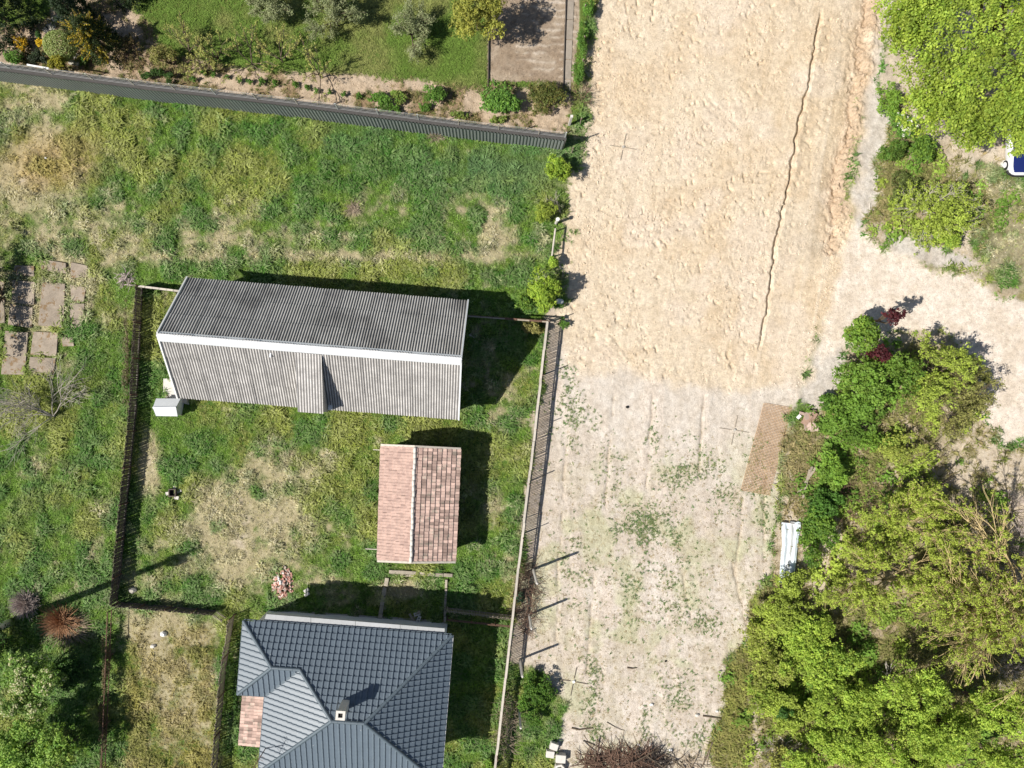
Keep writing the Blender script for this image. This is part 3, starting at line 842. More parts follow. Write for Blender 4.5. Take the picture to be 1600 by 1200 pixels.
# raised panel over the loft hatch on the south slope, flatter than the roof
up0 = LEN * .447; up1 = up0 + 1.55
mb = MB(); n = 9 * 6
for j, (v, z) in enumerate(((.45, BR - .30), (WID / 2 + .24, BE + 1.62))):
    for i in range(n + 1):
        p = bp(up0 + (up1 - up0) * i / n, v, z + .025 * math.cos(2 * math.pi * i / 6)); mb.v.append(tuple(p))
for i in range(n): mb.f.append((i, n + 1 + i, n + 2 + i, i + 1))
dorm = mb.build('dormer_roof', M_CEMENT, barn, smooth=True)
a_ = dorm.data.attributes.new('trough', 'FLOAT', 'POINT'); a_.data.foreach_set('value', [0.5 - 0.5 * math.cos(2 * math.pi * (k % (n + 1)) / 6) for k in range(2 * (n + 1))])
mb = MB()
for u in (up0 + .06, up1 - .06):
    a, b, c = bp(u, .55, BR - .45), bp(u, WID / 2 + .16, BE + 1.62), bp(u, WID / 2 + .16, BE - .25)
    mb.add([a, b, c], [(0, 1, 2)])
mb.add([bp(up0 + .06, WID / 2 + .16, BE + 1.62), bp(up1 - .06, WID / 2 + .16, BE + 1.62), bp(up1 - .06, WID / 2 + .16, 1.2), bp(up0 + .06, WID / 2 + .16, 1.2)], [(0, 1, 2, 3)])
mb.build('dormer_cheek', M_RENDER2, barn)
MB().box(bp(up1 + .13, WID / 2 - .12, BE + .30), (.26, .32, .05), math.atan2(U.y, U.x)).build('patch_plate', M_WHITE, barn)
# small things lying on the barn roof: a loose ridge clip
MB().box(bp(LEN * .362, .72, BR - .55), (.10, .26, .10), math.atan2(U.y, U.x)).build('roof_bracket', M_ZINC, barn)

# ---- tiled roof machinery
def clip_poly(poly, a, b, c):
    """keep a*x + b*y <= c; vertices are (x, y, z)"""
    out = []
    for i in range(len(poly)):
        p, q = poly[i], poly[(i + 1) % len(poly)]
        dp, dq = a * p[0] + b * p[1] - c, a * q[0] + b * q[1] - c
        if dp <= 0: out.append(p)
        if dp * dq < 0:
            t = dp / (dp - dq)
            out.append(tuple(p[k] + (q[k] - p[k]) * t for k in range(3)))
    return out if len(out) >= 3 else []

def halfplanes(poly):
    hp = []
    n = len(poly)
    area = sum(poly[i][0] * poly[(i + 1) % n][1] - poly[(i + 1) % n][0] * poly[i][1] for i in range(n))
    for i in range(n):
        (ax, ay), (bx, by) = poly[i], poly[(i + 1) % n]
        nx, ny = (by - ay), -(bx - ax)
        if area < 0: nx, ny = -nx, -ny
        L = math.hypot(nx, ny)
        if L < 1e-6: continue
        hp.append((nx / L, ny / L, (nx * ax + ny * ay) / L))
    return hp

def tile_shape(wd, ln, kind):
    if kind == 'roll':
        prof = [(0, 0), (.60, 0), (.68, .012), (.77, .062), (.87, .062), (.95, .012), (1.03, 0)]
    else:
        prof = [(0, .022), (.10, .022), (.18, .004), (.5, .010), (.82, .004), (.90, .022), (.985, .022)]
    lo, hi = [], []
    for x, z in prof:
        lo.append((x * wd, -.02, z + (.058 if kind == 'roll' else .066))); hi.append((x * wd, ln, z + .004))
    fs = [[lo[i], lo[i + 1], hi[i + 1], hi[i]] for i in range(len(prof) - 1)]
    fs += [[(lo[i][0], -.02, lo[i][2] - .05), (lo[i + 1][0], -.02, lo[i + 1][2] - .05), lo[i + 1], lo[i]] for i in range(len(prof) - 1)]
    if kind != 'roll':
        fs.append([lo[-1], (lo[-1][0], -.02, .0), (hi[-1][0], ln, -.02), hi[-1]])
        fs.append([(lo[0][0], -.02, .0), lo[0], hi[0], (hi[0][0], ln, -.02)])
    return fs

def frame(o, X, Yv):
    X = X.normalized(); Yv = Yv.normalized(); Z = X.cross(Yv)
    return Matrix(((X.x, Yv.x, Z.x, o.x), (X.y, Yv.y, Z.y, o.y), (X.z, Yv.z, Z.z, o.z), (0, 0, 0, 1)))

def lay_tiles(parent, slopes, wd, ln, kind, m, m_join, single_max, jit=0.0):
    """slopes: list of (matrix, [convex polygons in slope coordinates], single?) ; whole tiles become parts up to single_max, the rest one joined part"""
    shape = tile_shape(wd, ln, kind)
    me = MB()
    for f in shape: me.add(f, [tuple(range(len(f)))])
    shared = me.mesh('roof_tile', m)
    joined = MB(); nsingle = 0
    loc = Matrix.Translation(-origin(parent))
    for M, polys, single in slopes:
        xs = [p[0] for q in polys for p in q]; ys = [p[1] for q in polys for p in q]
        hps = [halfplanes(q) for q in polys]
        for r_ in range(int((max(ys) - min(ys)) / ln) + 2):
            for c_ in range(int((max(xs) - min(xs)) / wd) + 2):
                x0, y0 = min(xs) + c_ * wd, min(ys) + r_ * ln
                jx, jy, jr, jz = R.gauss(0, jit), R.gauss(0, jit * 1.2), R.gauss(0, jit * .6), abs(R.gauss(0, jit * .25))
                corners = [(x0, y0), (x0 + wd, y0), (x0 + wd, y0 + ln), (x0, y0 + ln)]
                whole = any(all(a * x + b * y <= c + .02 for x, y in corners for a, b, c in hp) for hp in hps)
                if whole and single and nsingle < single_max:
                    link_mesh('roof_tile', shared, parent, loc @ M @ Matrix.Translation((x0 + jx, y0 + jy, jz)) @ Matrix.Rotation(jr, 4, 'Z'))
                    nsingle += 1
                else:
                    for hp in hps:
                        for f in shape:
                            q = [(x + x0 + jx, y + y0 + jy, z + jz) for x, y, z in f]
                            for a, b, c in hp:
                                q = clip_poly(q, a, b, c + (.03 if whole else 0))
                                if not q: break
                            if q: joined.add([M @ Vector(p) for p in q], [tuple(range(len(q)))])
                        if whole: break
    if joined.v:
        setp(joined.build('tile_courses', m_join, parent), kind='stuff')

# ---- house
HE, PITCH, D2 = 4.0, math.radians(30), 4.65
h_ne, h_nw = at(706, 993, HE), at(381, 970, HE)
UW = (h_nw - h_ne); UW.z = 0; WW = UW.length; UW.normalize()
US = Vector((UW.y, -UW.x, 0)); 
if US.y > 0: US = -US
MW, WV = 11.25, 4.55                                         # width of the main block, depth of the north-west wing
tanp = math.tan(PITCH)
house = thing('house', 'house with hipped anthracite tile roof and pale chimney', 'house', (h_ne + UW * 6 + US * 4.65).xy.to_3d())
def hp_(u, v, h=None):
    return Vector((h_ne.x, h_ne.y, 0)) + UW * u + US * v + Vector((0, 0, HE if h is None else h))
wd_ = D2; wr = WV / 2; RH, WRH = HE + D2 * tanp, HE + wr * tanp
wallm = MB()
ov = .45
foot = [(ov, ov), (WW - ov, ov), (WW - ov, WV - ov), (MW - ov, WV - ov), (MW - ov, 2 * D2 - ov), (ov, 2 * D2 - ov)]
n = len(foot)
for i in range(n):
    (a, b), (c, d) = foot[i], foot[(i + 1) % n]
    wallm.add([hp_(a, b, 0), hp_(c, d, 0), hp_(c, d, HE - .02), hp_(a, b, HE - .02)], [(0, 1, 2, 3)])
wallm.build('wall', M_RENDER, house)
MB().add([hp_(*p, HE - .05) for p in ((.02, .02), (WW - .02, .02), (WW - .02, WV - .02), (MW - .02, WV - .02), (MW - .02, 2 * D2 - .02), (.02, 2 * D2 - .02))], [tuple(range(6))]).build('soffit', M_WHITE, house)
cp, sp = math.cos(PITCH), math.sin(PITCH)
def slope(o, X, inward):
    return frame(o, X, inward * cp + Vector((0, 0, sp)))
k_ = 1 / cp                                                  # plan distance -> slope distance
slopes = [
    # north slope, x runs west from the north-east corner
    (slope(hp_(0, 0), -UW, US), [[(-0, 0), (-8.9, 0), (-8.9, (WV / 2) * k_), (-(MW - D2), D2 * k_), (-D2, D2 * k_)], [(-8.9, 0), (-WW, 0), (-(WW - wr), wr * k_), (-8.9, wr * k_)]], True),
    # east slope
    (slope(hp_(0, 2 * D2), -US, UW), [[(0, 0), (2 * D2, 0), (D2, D2 * k_)]], False),
    # west slope of the main block
    (slope(hp_(MW, 0), US, -UW), [[(WV, 0), (2 * D2, 0), (D2, D2 * k_), (wr, wr * k_)]], False),
    # south slope
    (slope(hp_(MW, 2 * D2), UW * -1, -US), [[(0, 0), (MW, 0), (MW - D2, D2 * k_), (D2, D2 * k_)]], False),
    # wing: west hip and south slope
    (slope(hp_(WW, 0), US, -UW), [[(0, 0), (WV, 0), (wr, wr * k_)]], False),
    (slope(hp_(WW, WV), -UW, -US), [[(0, 0), (WW - MW, 0), (WW - MW + wr, wr * k_), (wr, wr * k_)]], False)]
for i, (M, polys, s_) in enumerate(slopes):
    # each slope's x axis must make (x, up-slope, outward normal) right handed
    Xv, Yv = M.col[0].xyz, M.col[1].xyz
    if Xv.cross(Yv).z < 0:
        M2 = frame(M.translation, -Xv, Yv)
        polys = [[(-x, y) for x, y in q] for q in polys]
        slopes[i] = (M2, polys, s_)
lay_tiles(house, slopes, .342, .405, 'roll', M_SLATE, M_SLATE, 300, .0035)
# roof deck just under the tiles
deck = MB()
for M, polys, _ in slopes:
    for q in polys: deck.add([M @ Vector((x, y, -.03)) for x, y in q], [tuple(range(len(q)))])
deck.build('roof_deck', M_DARK, house)
def hip(a, b, name='hip_cap'):
    a, b = Vector(a), Vector(b)
    L = (b - a).length; n = max(1, round(L / .42))
    d = (b - a) / n
    me = MB()
    for k in range(n):
        p, q = a + d * k, a + d * (k + 1) + d * .12
        me.tube([p, q + Vector((0, 0, -.004))], [.112, .106], 8, False)
    me.build(name, M_TRIM, house, smooth=True)
z0 = Vector((0, 0, .05))
hip(hp_(0, 0) + z0, hp_(D2, D2, RH) + z0); hip(hp_(0, 2 * D2) + z0, hp_(D2, D2, RH) + z0)
hip(hp_(D2, D2, RH) + z0, hp_(MW - D2, D2, RH) + z0, 'ridge_cap'); hip(hp_(MW, 2 * D2) + z0, hp_(MW - D2, D2, RH) + z0)
hip(hp_(MW - wr, wr, WRH) + z0, hp_(MW - D2, D2, RH) + z0); hip(hp_(MW - wr, wr, WRH) + z0, hp_(WW - wr, wr, WRH) + z0, 'ridge_cap')
hip(hp_(WW, 0) + z0, hp_(WW - wr, wr, WRH) + z0); hip(hp_(WW, WV) + z0, hp_(WW - wr, wr, WRH) + z0)
va, vb = hp_(MW, WV, HE + .05), hp_(MW - wr, wr, WRH + .05)
MB().beam(va, vb, .16, .03).build('valley_flashing', M_TRIM, house)
for (a, b), (c, d) in (((0, 0), (WW, 0)), ((WW, 0), (WW, WV)), ((WW, WV), (MW, WV)), ((MW, WV), (MW, 2 * D2)), ((0, 0), (0, 2 * D2)), ((0, 2 * D2), (MW, 2 * D2))):
    o = Vector((0, 0, -.05))
    out = (US if (b == d and b > 1) else -US if b == d else (UW if a > 1 else -UW)) * .07
    m_ = M_RENDER if a == c == 0 else M_TRIM
    MB().tube([hp_(a, b) + o + out, hp_(c, d) + o + out], .045, 6).build('gutter', m_, house)
# windows on the north wall
for u in ():
    f = MB()
    for a, b, c_, d in ((-.6, 0, .08, 1.3), (.6, 0, .08, 1.3), (0, .65, 1.28, .08), (0, -.65, 1.28, .08)):
        f.box(hp_(u + a, ov - .03, 2.2 + b), (c_, .08, d), math.atan2(UW.y, UW.x))
    wf = f.build('window', M_WHITE, house)
    MB().box(hp_(u, ov - .012, 2.2), (1.12, .02, 1.22), math.atan2(UW.y, UW.x)).build('pane', M_GLASS, wf)
# flat pale canopy slabs just below the north eave
cpx = [(409, 972), (418, 960.5), (694, 983), (695.5, 1000), (409, 985)]
for k in range(4):
    f0, f1 = k / 4 + .001, (k + 1) / 4 - .001
    n0, n1 = at(416 + 279 * f0, 959.5 + 22.5 * f0, 3.86), at(416 + 279 * f1, 959.5 + 22.5 * f1, 3.86)
    s0, s1 = at((409 if k == 0 else 416 + 279 * f0), 979 + 22.5 * f0, 3.86), at(416 + 279 * f1, 979 + 22.5 * f1, 3.86)
    dn = Vector((0, 0, .12)); q = [s0, s1, n1, n0]
    MB().add(q + [p - dn for p in q], [(0, 1, 2, 3), (7, 6, 5, 4), (0, 4, 5, 1), (1, 5, 6, 2), (2, 6, 7, 3), (3, 7, 4, 0)]).build('canopy_slab', mat('canopy_grey', (.40, .41, .415), .8, var=.14, vscale=2.2, objvar=.05, spots=((.24, .2, .16), 1.1, .66)), house)
# chimney
cc = at(540, 1100, 6.2)
rz = math.atan2(UW.y, UW.x)
ch = MB().box((cc.x, cc.y, 6.55), (.44, .44, 2.3), rz).build('chimney', M_CONC_L, house)
cap = MB()
for dx, dy, sx, sy in ((-.2, 0, .14, .54), (.2, 0, .14, .54), (0, -.2, .26, .14), (0, .2, .26, .14)):
    cap.box(Vector((cc.x, cc.y, 7.77)) + UW * dx + US * dy, (sx, sy, .14), rz)
cap.build('chimney_cap', M_CONC_L, ch)
MB().box((cc.x, cc.y, 7.712), (.26, .26, .02), rz).build('flue', M_DARK, ch)
fl = MB()
for s in (-1, 1):
    fl.box(Vector((cc.x, cc.y, 6.0)) + US * (-.27) + UW * 0, (.62, .16, .04), rz)
    break
fl.build('flashing', M_TRIM, ch)
# tv aerial on the west eave
ab = at(417, 1166, HE)
aer = MB().tube([(ab.x, ab.y, HE - .6), (ab.x, ab.y, HE + 2.6)], .025, 6).build('aerial_mast', M_RUST, house)
mb = MB().beam((ab.x - .35, ab.y - .6, HE + 2.5), (ab.x + .35, ab.y + .6, HE + 2.5), .025, .025)
for t in (-.9, -.5, -.1, .3, .7, 1):
    c_ = Vector((ab.x + .35 * t, ab.y + .6 * t, HE + 2.52)); d_ = Vector((.6, -.35, 0)).normalized() * (.32 - .05 * t)
    mb.beam(c_ - d_, c_ + d_, .014, .014)
mb.build('aerial_rods', M_RUST, aer)
# lean-to porch with clay tiles on the west side
pa, pb, pc, pd = at(421.5, 1088, 3.45), at(419, 1170, 3.45), at(379.5, 1086, 2.95), at(373, 1164, 2.95)
porch = thing('porch', 'small lean-to porch roofed with pink clay tiles beside the house', 'porch', ((pa + pd) / 2).xy.to_3d())
Xp = (pc - pd); Xp.z = 0
Yp = ((pa + pb) / 2 - (pc + pd) / 2)
Mp = frame(pc, -Xp, Yp)
if Mp.col[2].z < 0: Mp = frame(pd, Xp, Yp)
Lx, Ly = Xp.length, Yp.length
lay_tiles(porch, [(Mp, [[(0, 0), (Lx, 0), (Lx, Ly), (0, Ly)]], True)], .20, .31, 'flat', M_CLAY, M_CLAY, 300, .006)
mb = MB().add([Mp @ Vector(p) for p in ((0, 0, -.03), (Lx, 0, -.03), (Lx, Ly, -.03), (0, Ly, -.03))], [(0, 1, 2, 3)])
mb.build('roof_deck', M_WOOD, porch)
for x_ in (.1, Lx - .1):
    q = Mp @ Vector((x_, .15, -.05)); MB().beam((q.x, q.y, 0), q, .12, .12).build('post', M_WOOD, porch)
w = MB()
for x_ in (.1, Lx - .1):
    a = Mp @ Vector((x_, .2, -.06)); b = Mp @ Vector((x_, Ly - .05, -.06))
    w.add([(a.x, a.y, 0), (b.x, b.y, 0), b, a], [(0, 1, 2, 3)])
w.build('side_wall', M_RENDER2, porch)

# ---- shed with clay tile roof
SE_, SR = 2.45, 3.25
c_nw, c_ne, c_se, c_sw = at(595.2, 696.3, SE_), at(719.9, 702.2, SE_), at(711.8, 876.9, SE_), at(589.7, 875.2, SE_)
r_n, r_s = at(648.6, 698.6, SR), at(642.3, 877.5, SR)
shed = thing('shed', 'small shed with pink clay tile gable roof on the lawn', 'shed', ((c_nw + c_se) / 2).xy.to_3d())
def quad_slope(e0, e1, r0, r1):
    """eave e0->e1, ridge r0->r1; returns frame and polygon"""
    X = (e1 - e0); n_ = X.cross(r0 - e0)
    if n_.z < 0: e0, e1, r0, r1 = e1, e0, r1, r0; X = e1 - e0
    Yv = (r0 + r1) / 2 - (e0 + e1) / 2
    Yv = Yv - X.normalized() * Yv.dot(X.normalized())
    M = frame(e0, X, Yv); Mi = M.inverted()
    pl = [tuple((Mi @ p)[:2]) for p in (e0, e1, r1, r0)]
    return M, pl
Me, ple = quad_slope(c_ne, c_se, r_n, r_s)
Mw, plw = quad_slope(c_nw, c_sw, r_n, r_s)
lay_tiles(shed, [(Me, [ple], True), (Mw, [plw], False)], .196, .315, 'flat', M_CLAY, M_CLAY_J, 300, .007)
dk = MB()
for M, pl in ((Me, ple), (Mw, plw)): dk.add([M @ Vector((x, y, -.025)) for x, y in pl], [(0, 1, 2, 3)])
dk.build('roof_deck', M_DARK, shed)
# crooked ridge tiles bedded in pale mortar
nr = 21
for k in range(nr):
    p = r_n.lerp(r_s, (k + .02) / nr); q = r_n.lerp(r_s, (k + 1.12) / nr)
    o = Vector((R.uniform(-.02, .02), 0, .045 + R.uniform(0, .015)))
    MB().tube([p + o + Vector((0, 0, .02)), q + o], [.105, .09], 8).build('ridge_tile', M_CONC_L, shed, smooth=True)
for a, b in ((c_nw, r_n), (c_ne, r_n), (c_sw, r_s), (c_se, r_s)):
    dy = Vector((0, .05 if a.y > -10.5 and (a in (c_nw, c_ne)) else -.05, .04))
    MB().beam(a + dy, b + dy, .13, .06).build('verge_board', M_WOOD_P, shed)
w = MB()
ins = .25
f = [c_nw + Vector((ins, -ins, 0)), c_ne + Vector((-ins, -ins, 0)), c_se + Vector((-ins, ins, 0)), c_sw + Vector((ins, ins, 0))]
tops = [p.copy() for p in f]
g_n, g_s = r_n + Vector((0, -ins, -.1)), r_s + Vector((0, ins, -.1))
base = [Vector((p.x, p.y, 0)) for p in f]
w.add(base + tops + [g_n, g_s], [(3, 0, 4, 7), (1, 2, 6, 5), (0, 1, 5, 8, 4), (2, 3, 7, 9, 6)])
w.build('wall', M_WOOD_D, shed)
for k, py_ in enumerate((702.5, 858)):
    a = at(583 if k == 0 else 571, py_ if k == 0 else 857.5, 2.3); b = at(600, py_ + 1, 2.3)
    MB().beam(a, b, .05, .05).build('rafter_pole', M_WOOD_P, shed)
for px_ in (628, 668):
    for i in range(5):
        a = at(px_ - 6 + i * 3.2, 696.5 + i * .25, 2.1); MB().beam(a, a + Vector((0, -.5, .05)), .07, .03).build('slat', M_WOOD, shed)
# ------------------------------------------------------------------ fences and posts
def poly_pts(pts, step):
    """points every step along a polyline of Vectors, with the direction there"""
    out = []
    left = 0.0
    for a, b in zip(pts[:-1], pts[1:]):
        L = (b - a).length; d = (b - a) / L
        t = left
        while t < L:
            out.append((a + d * t, d)); t += step
        left = t - L
    return out

# grey sheet-metal wall with posts and wires
fl_ = [at(*p) for p in ((-140, 108), (0, 126), (240, 157.2), (480, 185), (700, 213.5), (880, 234.7))]
gf = thing('sheet_metal_fence', 'long grey corrugated sheet metal fence topped with posts and wires', 'fence', fl_[3])
FH = 2.1
pan_l = 1.12
pm = MB()
prof = []
for k in range(5):
    for x_, d_ in ((0, 0), (.065, 0), (.078, .055), (.175, .055), (.19, 0)): prof.append((k * .224 + x_, d_))
prof.append((1.13, 0))
for z_ in (0.02, FH):
    for x_, d_ in prof: pm.v.append((x_, -d_, z_))
k_n = len(prof)
pm.f = [(i, i + 1, k_n + i + 1, k_n + i) for i in range(k_n - 1)]
pan = pm.mesh('sheet_panel', M_GSHEET)
for p, d in poly_pts(fl_, pan_l)[:-1]:
    M = Matrix.Translation(p - gf.location + Vector((0, 0, R.uniform(-.02, .02)))) @ Matrix.Rotation(math.atan2(d.y, d.x), 4, 'Z')
    link_mesh('sheet_panel', pan, gf, M)
for a, b in zip(fl_[:-1], fl_[1:]):
    d = (b - a).normalized(); nrm = Vector((-d.y, d.x, 0))
    MB().beam(a + nrm * .15 + Vector((0, 0, FH / 2 - .03)), b + nrm * .15 + Vector((0, 0, FH / 2 - .03)), .22, FH - .06).build('wall_core', M_CONC, gf)
    MB().beam(a + nrm * .15 + Vector((0, 0, FH + .0)), b + nrm * .15 + Vector((0, 0, FH + .0)), .27, .05).build('wall_coping', mat('dark_coping', (.075, .07, .066), .9, var=.2, vscale=5), gf)
tops = []
for p, d in poly_pts(fl_, 2.62) + [(fl_[-1] - (fl_[-1] - fl_[-2]).normalized() * .1, (fl_[-1] - fl_[-2]).normalized())]:
    nrm = Vector((-d.y, d.x, 0)); q = p + nrm * .19
    MB().beam(q + Vector((0, 0, FH)), q + Vector((0, 0, FH + 1.05)), .06, .06).build('post', M_WOOD_P if R.random() < .5 else M_POST, gf)
    tops.append(q)
for hh in (.12, .36, .6, .84, 1.02):
    for a, b in zip(tops[:-1], tops[1:]):
        if (b - a).length < .3: continue
        m_ = (a + b) / 2 + Vector((0, 0, FH + hh - .015))
        MB().tube([a + Vector((0, 0, FH + hh)), m_, b + Vector((0, 0, FH + hh))], .006, 3, False).build('wire', M_POST, gf)
MB().beam(at(42, 101, FH + .9), at(76, 107, FH + .9), .10, .03).build('sign_strip', M_WHITE, gf)

def picket_fence(name, label, pts, h, step, m_p, m_r, cap=None, limit=300, cat='fence', post_every=2.4, post_m=None, post_h=None, lean=0.0, width=.066, plinth=None, group=None):
    t = thing(name, label, cat, pts[len(pts) // 2].xy.to_3d(), group)
    pick = MB().box((0, 0, h / 2 + .03), (width, .022, h)).mesh('picket', m_p)
    j = MB(); n_ = 0
    for p, d in poly_pts(pts, step):
        a = math.atan2(d.y, d.x)
        M = Matrix.Translation(Vector((p.x, p.y, R.uniform(-.05, .02))) - t.location) @ Matrix.Rotation(a, 4, 'Z') @ Matrix.Rotation(R.gauss(0, .010), 4, 'Y') @ Matrix.Rotation(R.gauss(lean, .02), 4, 'X')
        if n_ < limit:
            link_mesh('picket', pick, t, M); n_ += 1
        else:
            j.box(0, (width, .022, h), m=Matrix.Translation(t.location) @ M @ Matrix.Translation((0, 0, h / 2)))
    if j.v: setp(j.build('picket_run', m_p, t), kind='stuff')
    for a, b in zip(pts[:-1], pts[1:]):
        d = (b - a).normalized(); nrm = Vector((-d.y, d.x, 0)) * .035
        for z in (.25, h - .18):
            MB().beam(a + nrm + Vector((0, 0, z)), b + nrm + Vector((0, 0, z)), .04, .07).build('rail', m_r, t)
        if cap:
            q = poly_pts([a, b], 1.9) + [(b, d)]
            for (p0, _), (p1, _) in zip(q[:-1], q[1:]):
                if (p1 - p0).length < .15: continue
                o0, o1 = Vector((R.uniform(-.02, .02), 0, h + .06 + R.uniform(-.02, .02))), Vector((R.uniform(-.02, .02), 0, h + .06 + R.uniform(-.02, .02)))
                MB().beam(p0 + o0, p1 + o1, .15, .03).build('cap_board', cap, t)
        if plinth:
            MB().beam(a - nrm * 1.6 + Vector((0, 0, .09)), b - nrm * 1.6 + Vector((0, 0, .09)), .09, .2).build('plinth', plinth, t)
    for p, d in poly_pts(pts, post_every):
        ph = post_h if post_h else h + .1
        nrm = Vector((-d.y, d.x, 0)) * .09
        MB().beam(p + nrm, p + nrm + Vector((R.uniform(-.05, .05), R.uniform(-.05, .05), ph)), .055, .055).build('post', post_m or m_r, t)
    return t
def line(h, *pts): return [Vector((*at(x, y, h)[:2], 0)) for x, y in pts]
picket_fence('picket_fence', 'dark wooden picket fence left of the barn', line(0, (224.5, 449), (214.5, 640), (193, 856), (185, 938)), 1.25, .078, M_WOOD_D, M_WOOD_D, plinth=M_CONC, post_m=M_RUST)
picket_fence('picket_fence', 'dark picket fence with rusty posts north of the dry yard', line(0, (187.5, 940), (340, 953.5)), 1.15, .072, M_WOOD_D, M_WOOD_D, post_every=1.75, post_m=M_RUST, post_h=1.3)
picket_fence('picket_fence', 'brown picket fence between the dry yard and the house', line(0, (367, 958.5), (354, 1040), (335, 1250)), 1.35, .10, M_WOOD, M_WOOD_D, post_every=2.6, post_m=M_RUST, post_h=1.6)
picket_fence('picket_fence', 'long picket fence with pale board top along the bare lot', line(1.55, (855, 502), (844, 600), (834, 690), (824, 772), (810, 888), (800.5, 970), (787.6, 1081), (776, 1180), (764, 1290)), 1.5, .105, M_WOOD, M_WOOD, cap=M_WOOD_P, post_every=3.6, post_m=M_RUST, post_h=2.25, width=.045)
picket_fence('picket_fence', 'low grey picket fence in the shade east of the house', line(0, (699, 949), (800, 961)), 1.1, .11, M_WOOD, M_WOOD, post_every=2.2)
# pipe fences
def pipe_fence(name, label, pts, h, m_, rails, every=1.6, cat='fence'):
    t = thing(name, label, cat, pts[0].xy.to_3d())
    for p, d in poly_pts(pts, every) + [(pts[-1], Vector((1, 0, 0)))]:
        MB().tube([p, p + Vector((R.uniform(-.05, .05), R.uniform(-.05, .05), h + .05))], .03, 6).build('post', m_, t)
    for z in rails:
        for a, b in zip(pts[:-1], pts[1:]):
            MB().tube([a + Vector((0, 0, z)), (a + b) / 2 + Vector((0, 0, z - .02)), b + Vector((0, 0, z))], .032, 6).build('rail', m_, t)
    # thin mesh wires
    L = poly_pts(pts, .16)
    w = MB()
    for p, d in L: w.beam(p + Vector((0, 0, .05)), p + Vector((0, 0, h)), .008, .008)
    w.build('wire_mesh', m_, t)
    return t
nf = pipe_fence('rail_fence', 'rusty pipe rail fence running east from the barn', line(1.35, (731, 492.5), (793, 497), (854.5, 501.5)), 1.35, M_RUST, (1.35, .7))
for p, d in poly_pts(line(1.35, (731, 494), (854.5, 503)), .82):
    MB().beam(p + Vector((0, 0, 1.38)), p + d * .8 + Vector((0, 0, 1.38 + R.uniform(-.02, .02))), .09, .025).build('board', M_WOOD if R.random() < .5 else M_RUST, nf)
pipe_fence('rail_fence', 'double rusty pipe rail in front of the grey picket fence', line(1.2, (699, 969.5), (800, 980)), 1.2, M_RUST, (1.2, .95))
pipe_fence('rail_fence', 'rusty wire fence overgrown with dry vines below the picket fence', line(0, (181, 950), (171, 1190), (166, 1290)), 1.15, M_RUST, (1.15, .6), 1.5)
bf = thing('board_fence', 'short grey plank fence at the barn corner', 'fence', line(0, (222, 448))[0])
for i in range(6):
    a, b = line(1.1, (216 + i * 11, 447.0 + i * 1.35), (226.5 + i * 11, 448.3 + i * 1.35))
    MB().beam(a + Vector((0, 0, 1.1)), b + Vector((0, 0, 1.1 + R.uniform(-.03, .03))), .13, .03).build('cap_board', M_WOOD_P, bf)
    MB().beam(a + Vector((0, 0, .55)), b + Vector((0, 0, .55)), .03, 1.0).build('board', M_WOOD_D, bf)
# corner brace between the two fences
g = thing('gate', 'small leaning picket gate at the yard corner', 'gate', line(0, (350, 958))[0])
for i in range(8):
    a = line(0, (341 + 1.9 * i, 954 + 1.3 * i))[0]
    MB().beam(a, a + Vector((.03, -.02, 1.2)), .06, .02).build('picket', M_WOOD_P if i % 3 else M_WOOD, g)
a, b = line(0, (341, 954), (355, 963.5))
for z in (.3, 1.0): MB().beam(a + Vector((0, 0, z)), b + Vector((0, 0, z)), .05, .06).build('rail', M_WOOD, g)
# pale rail by the shrubs
pr = thing('log_rail', 'pale wooden log rail between shrubs at the road edge', 'rail', line(0, (866, 380))[0])
MB().tube([at(868, 357, 1.0), at(865, 380, .97), at(862.5, 400, 1.0)], [.06, .065, .055], 7).build('log', M_WOOD_P, pr)
for p in ((868, 358), (863, 399)):
    q = line(1.0, p)[0]; MB().tube([q, q + Vector((0, 0, 1.0))], .05, 6).build('post', M_WOOD, pr)

# tall leaning posts left from a former fence on the lot
for k, (px_, py_, h, lb) in enumerate(((833, 889, 3.75, 'tall pale post with the longest shadow, northernmost on the lot edge'), (827, 960, 3.2, 'tall pale post standing beside a twiggy brown thicket'),
                                       (812.5, 1030, 3.2, 'tall pale post rising from a green bush by the fence'), (810.5, 1104, 3.2, 'tall pale post beside dry brush near the bottom edge'))):
    b = at(px_, py_); t = thing('fence_post', lb, 'post', b, 'tall posts along the bare lot')
    tip = b + Vector((R.uniform(-.06, .06), R.uniform(-.06, .06), h))
    MB().beam(b, tip, .13, .13).build('shaft', M_CONC_L, t)
    MB().beam(tip - Vector((0, 0, .02)), tip + (tip - b).normalized() * .09, .09, .09).build('tip', M_CONC_L, t)
b = at(889, 196); t = thing('fence_post', 'pale square post at the corner of the grey fence', 'post', b)
MB().beam(b, b + Vector((0, .02, 1.75)), .14, .14).build('shaft', M_CONC_L, t); MB().box(b + Vector((0, .02, 1.77)), (.17, .17, .04)).build('cap', M_CONC_L, t)
b = at(868.5, 349); t = thing('fence_post', 'pale round post between two yellow green shrubs', 'post', b)
MB().tube([b, b + Vector((.02, 0, 1.3))], [.1, .08], 8).build('shaft', M_CONC_L, t); MB().tube([b + Vector((.02, 0, 1.3)), b + Vector((.02, 0, 1.38))], [.14, .12], 8).build('cap', M_WHITE, t)
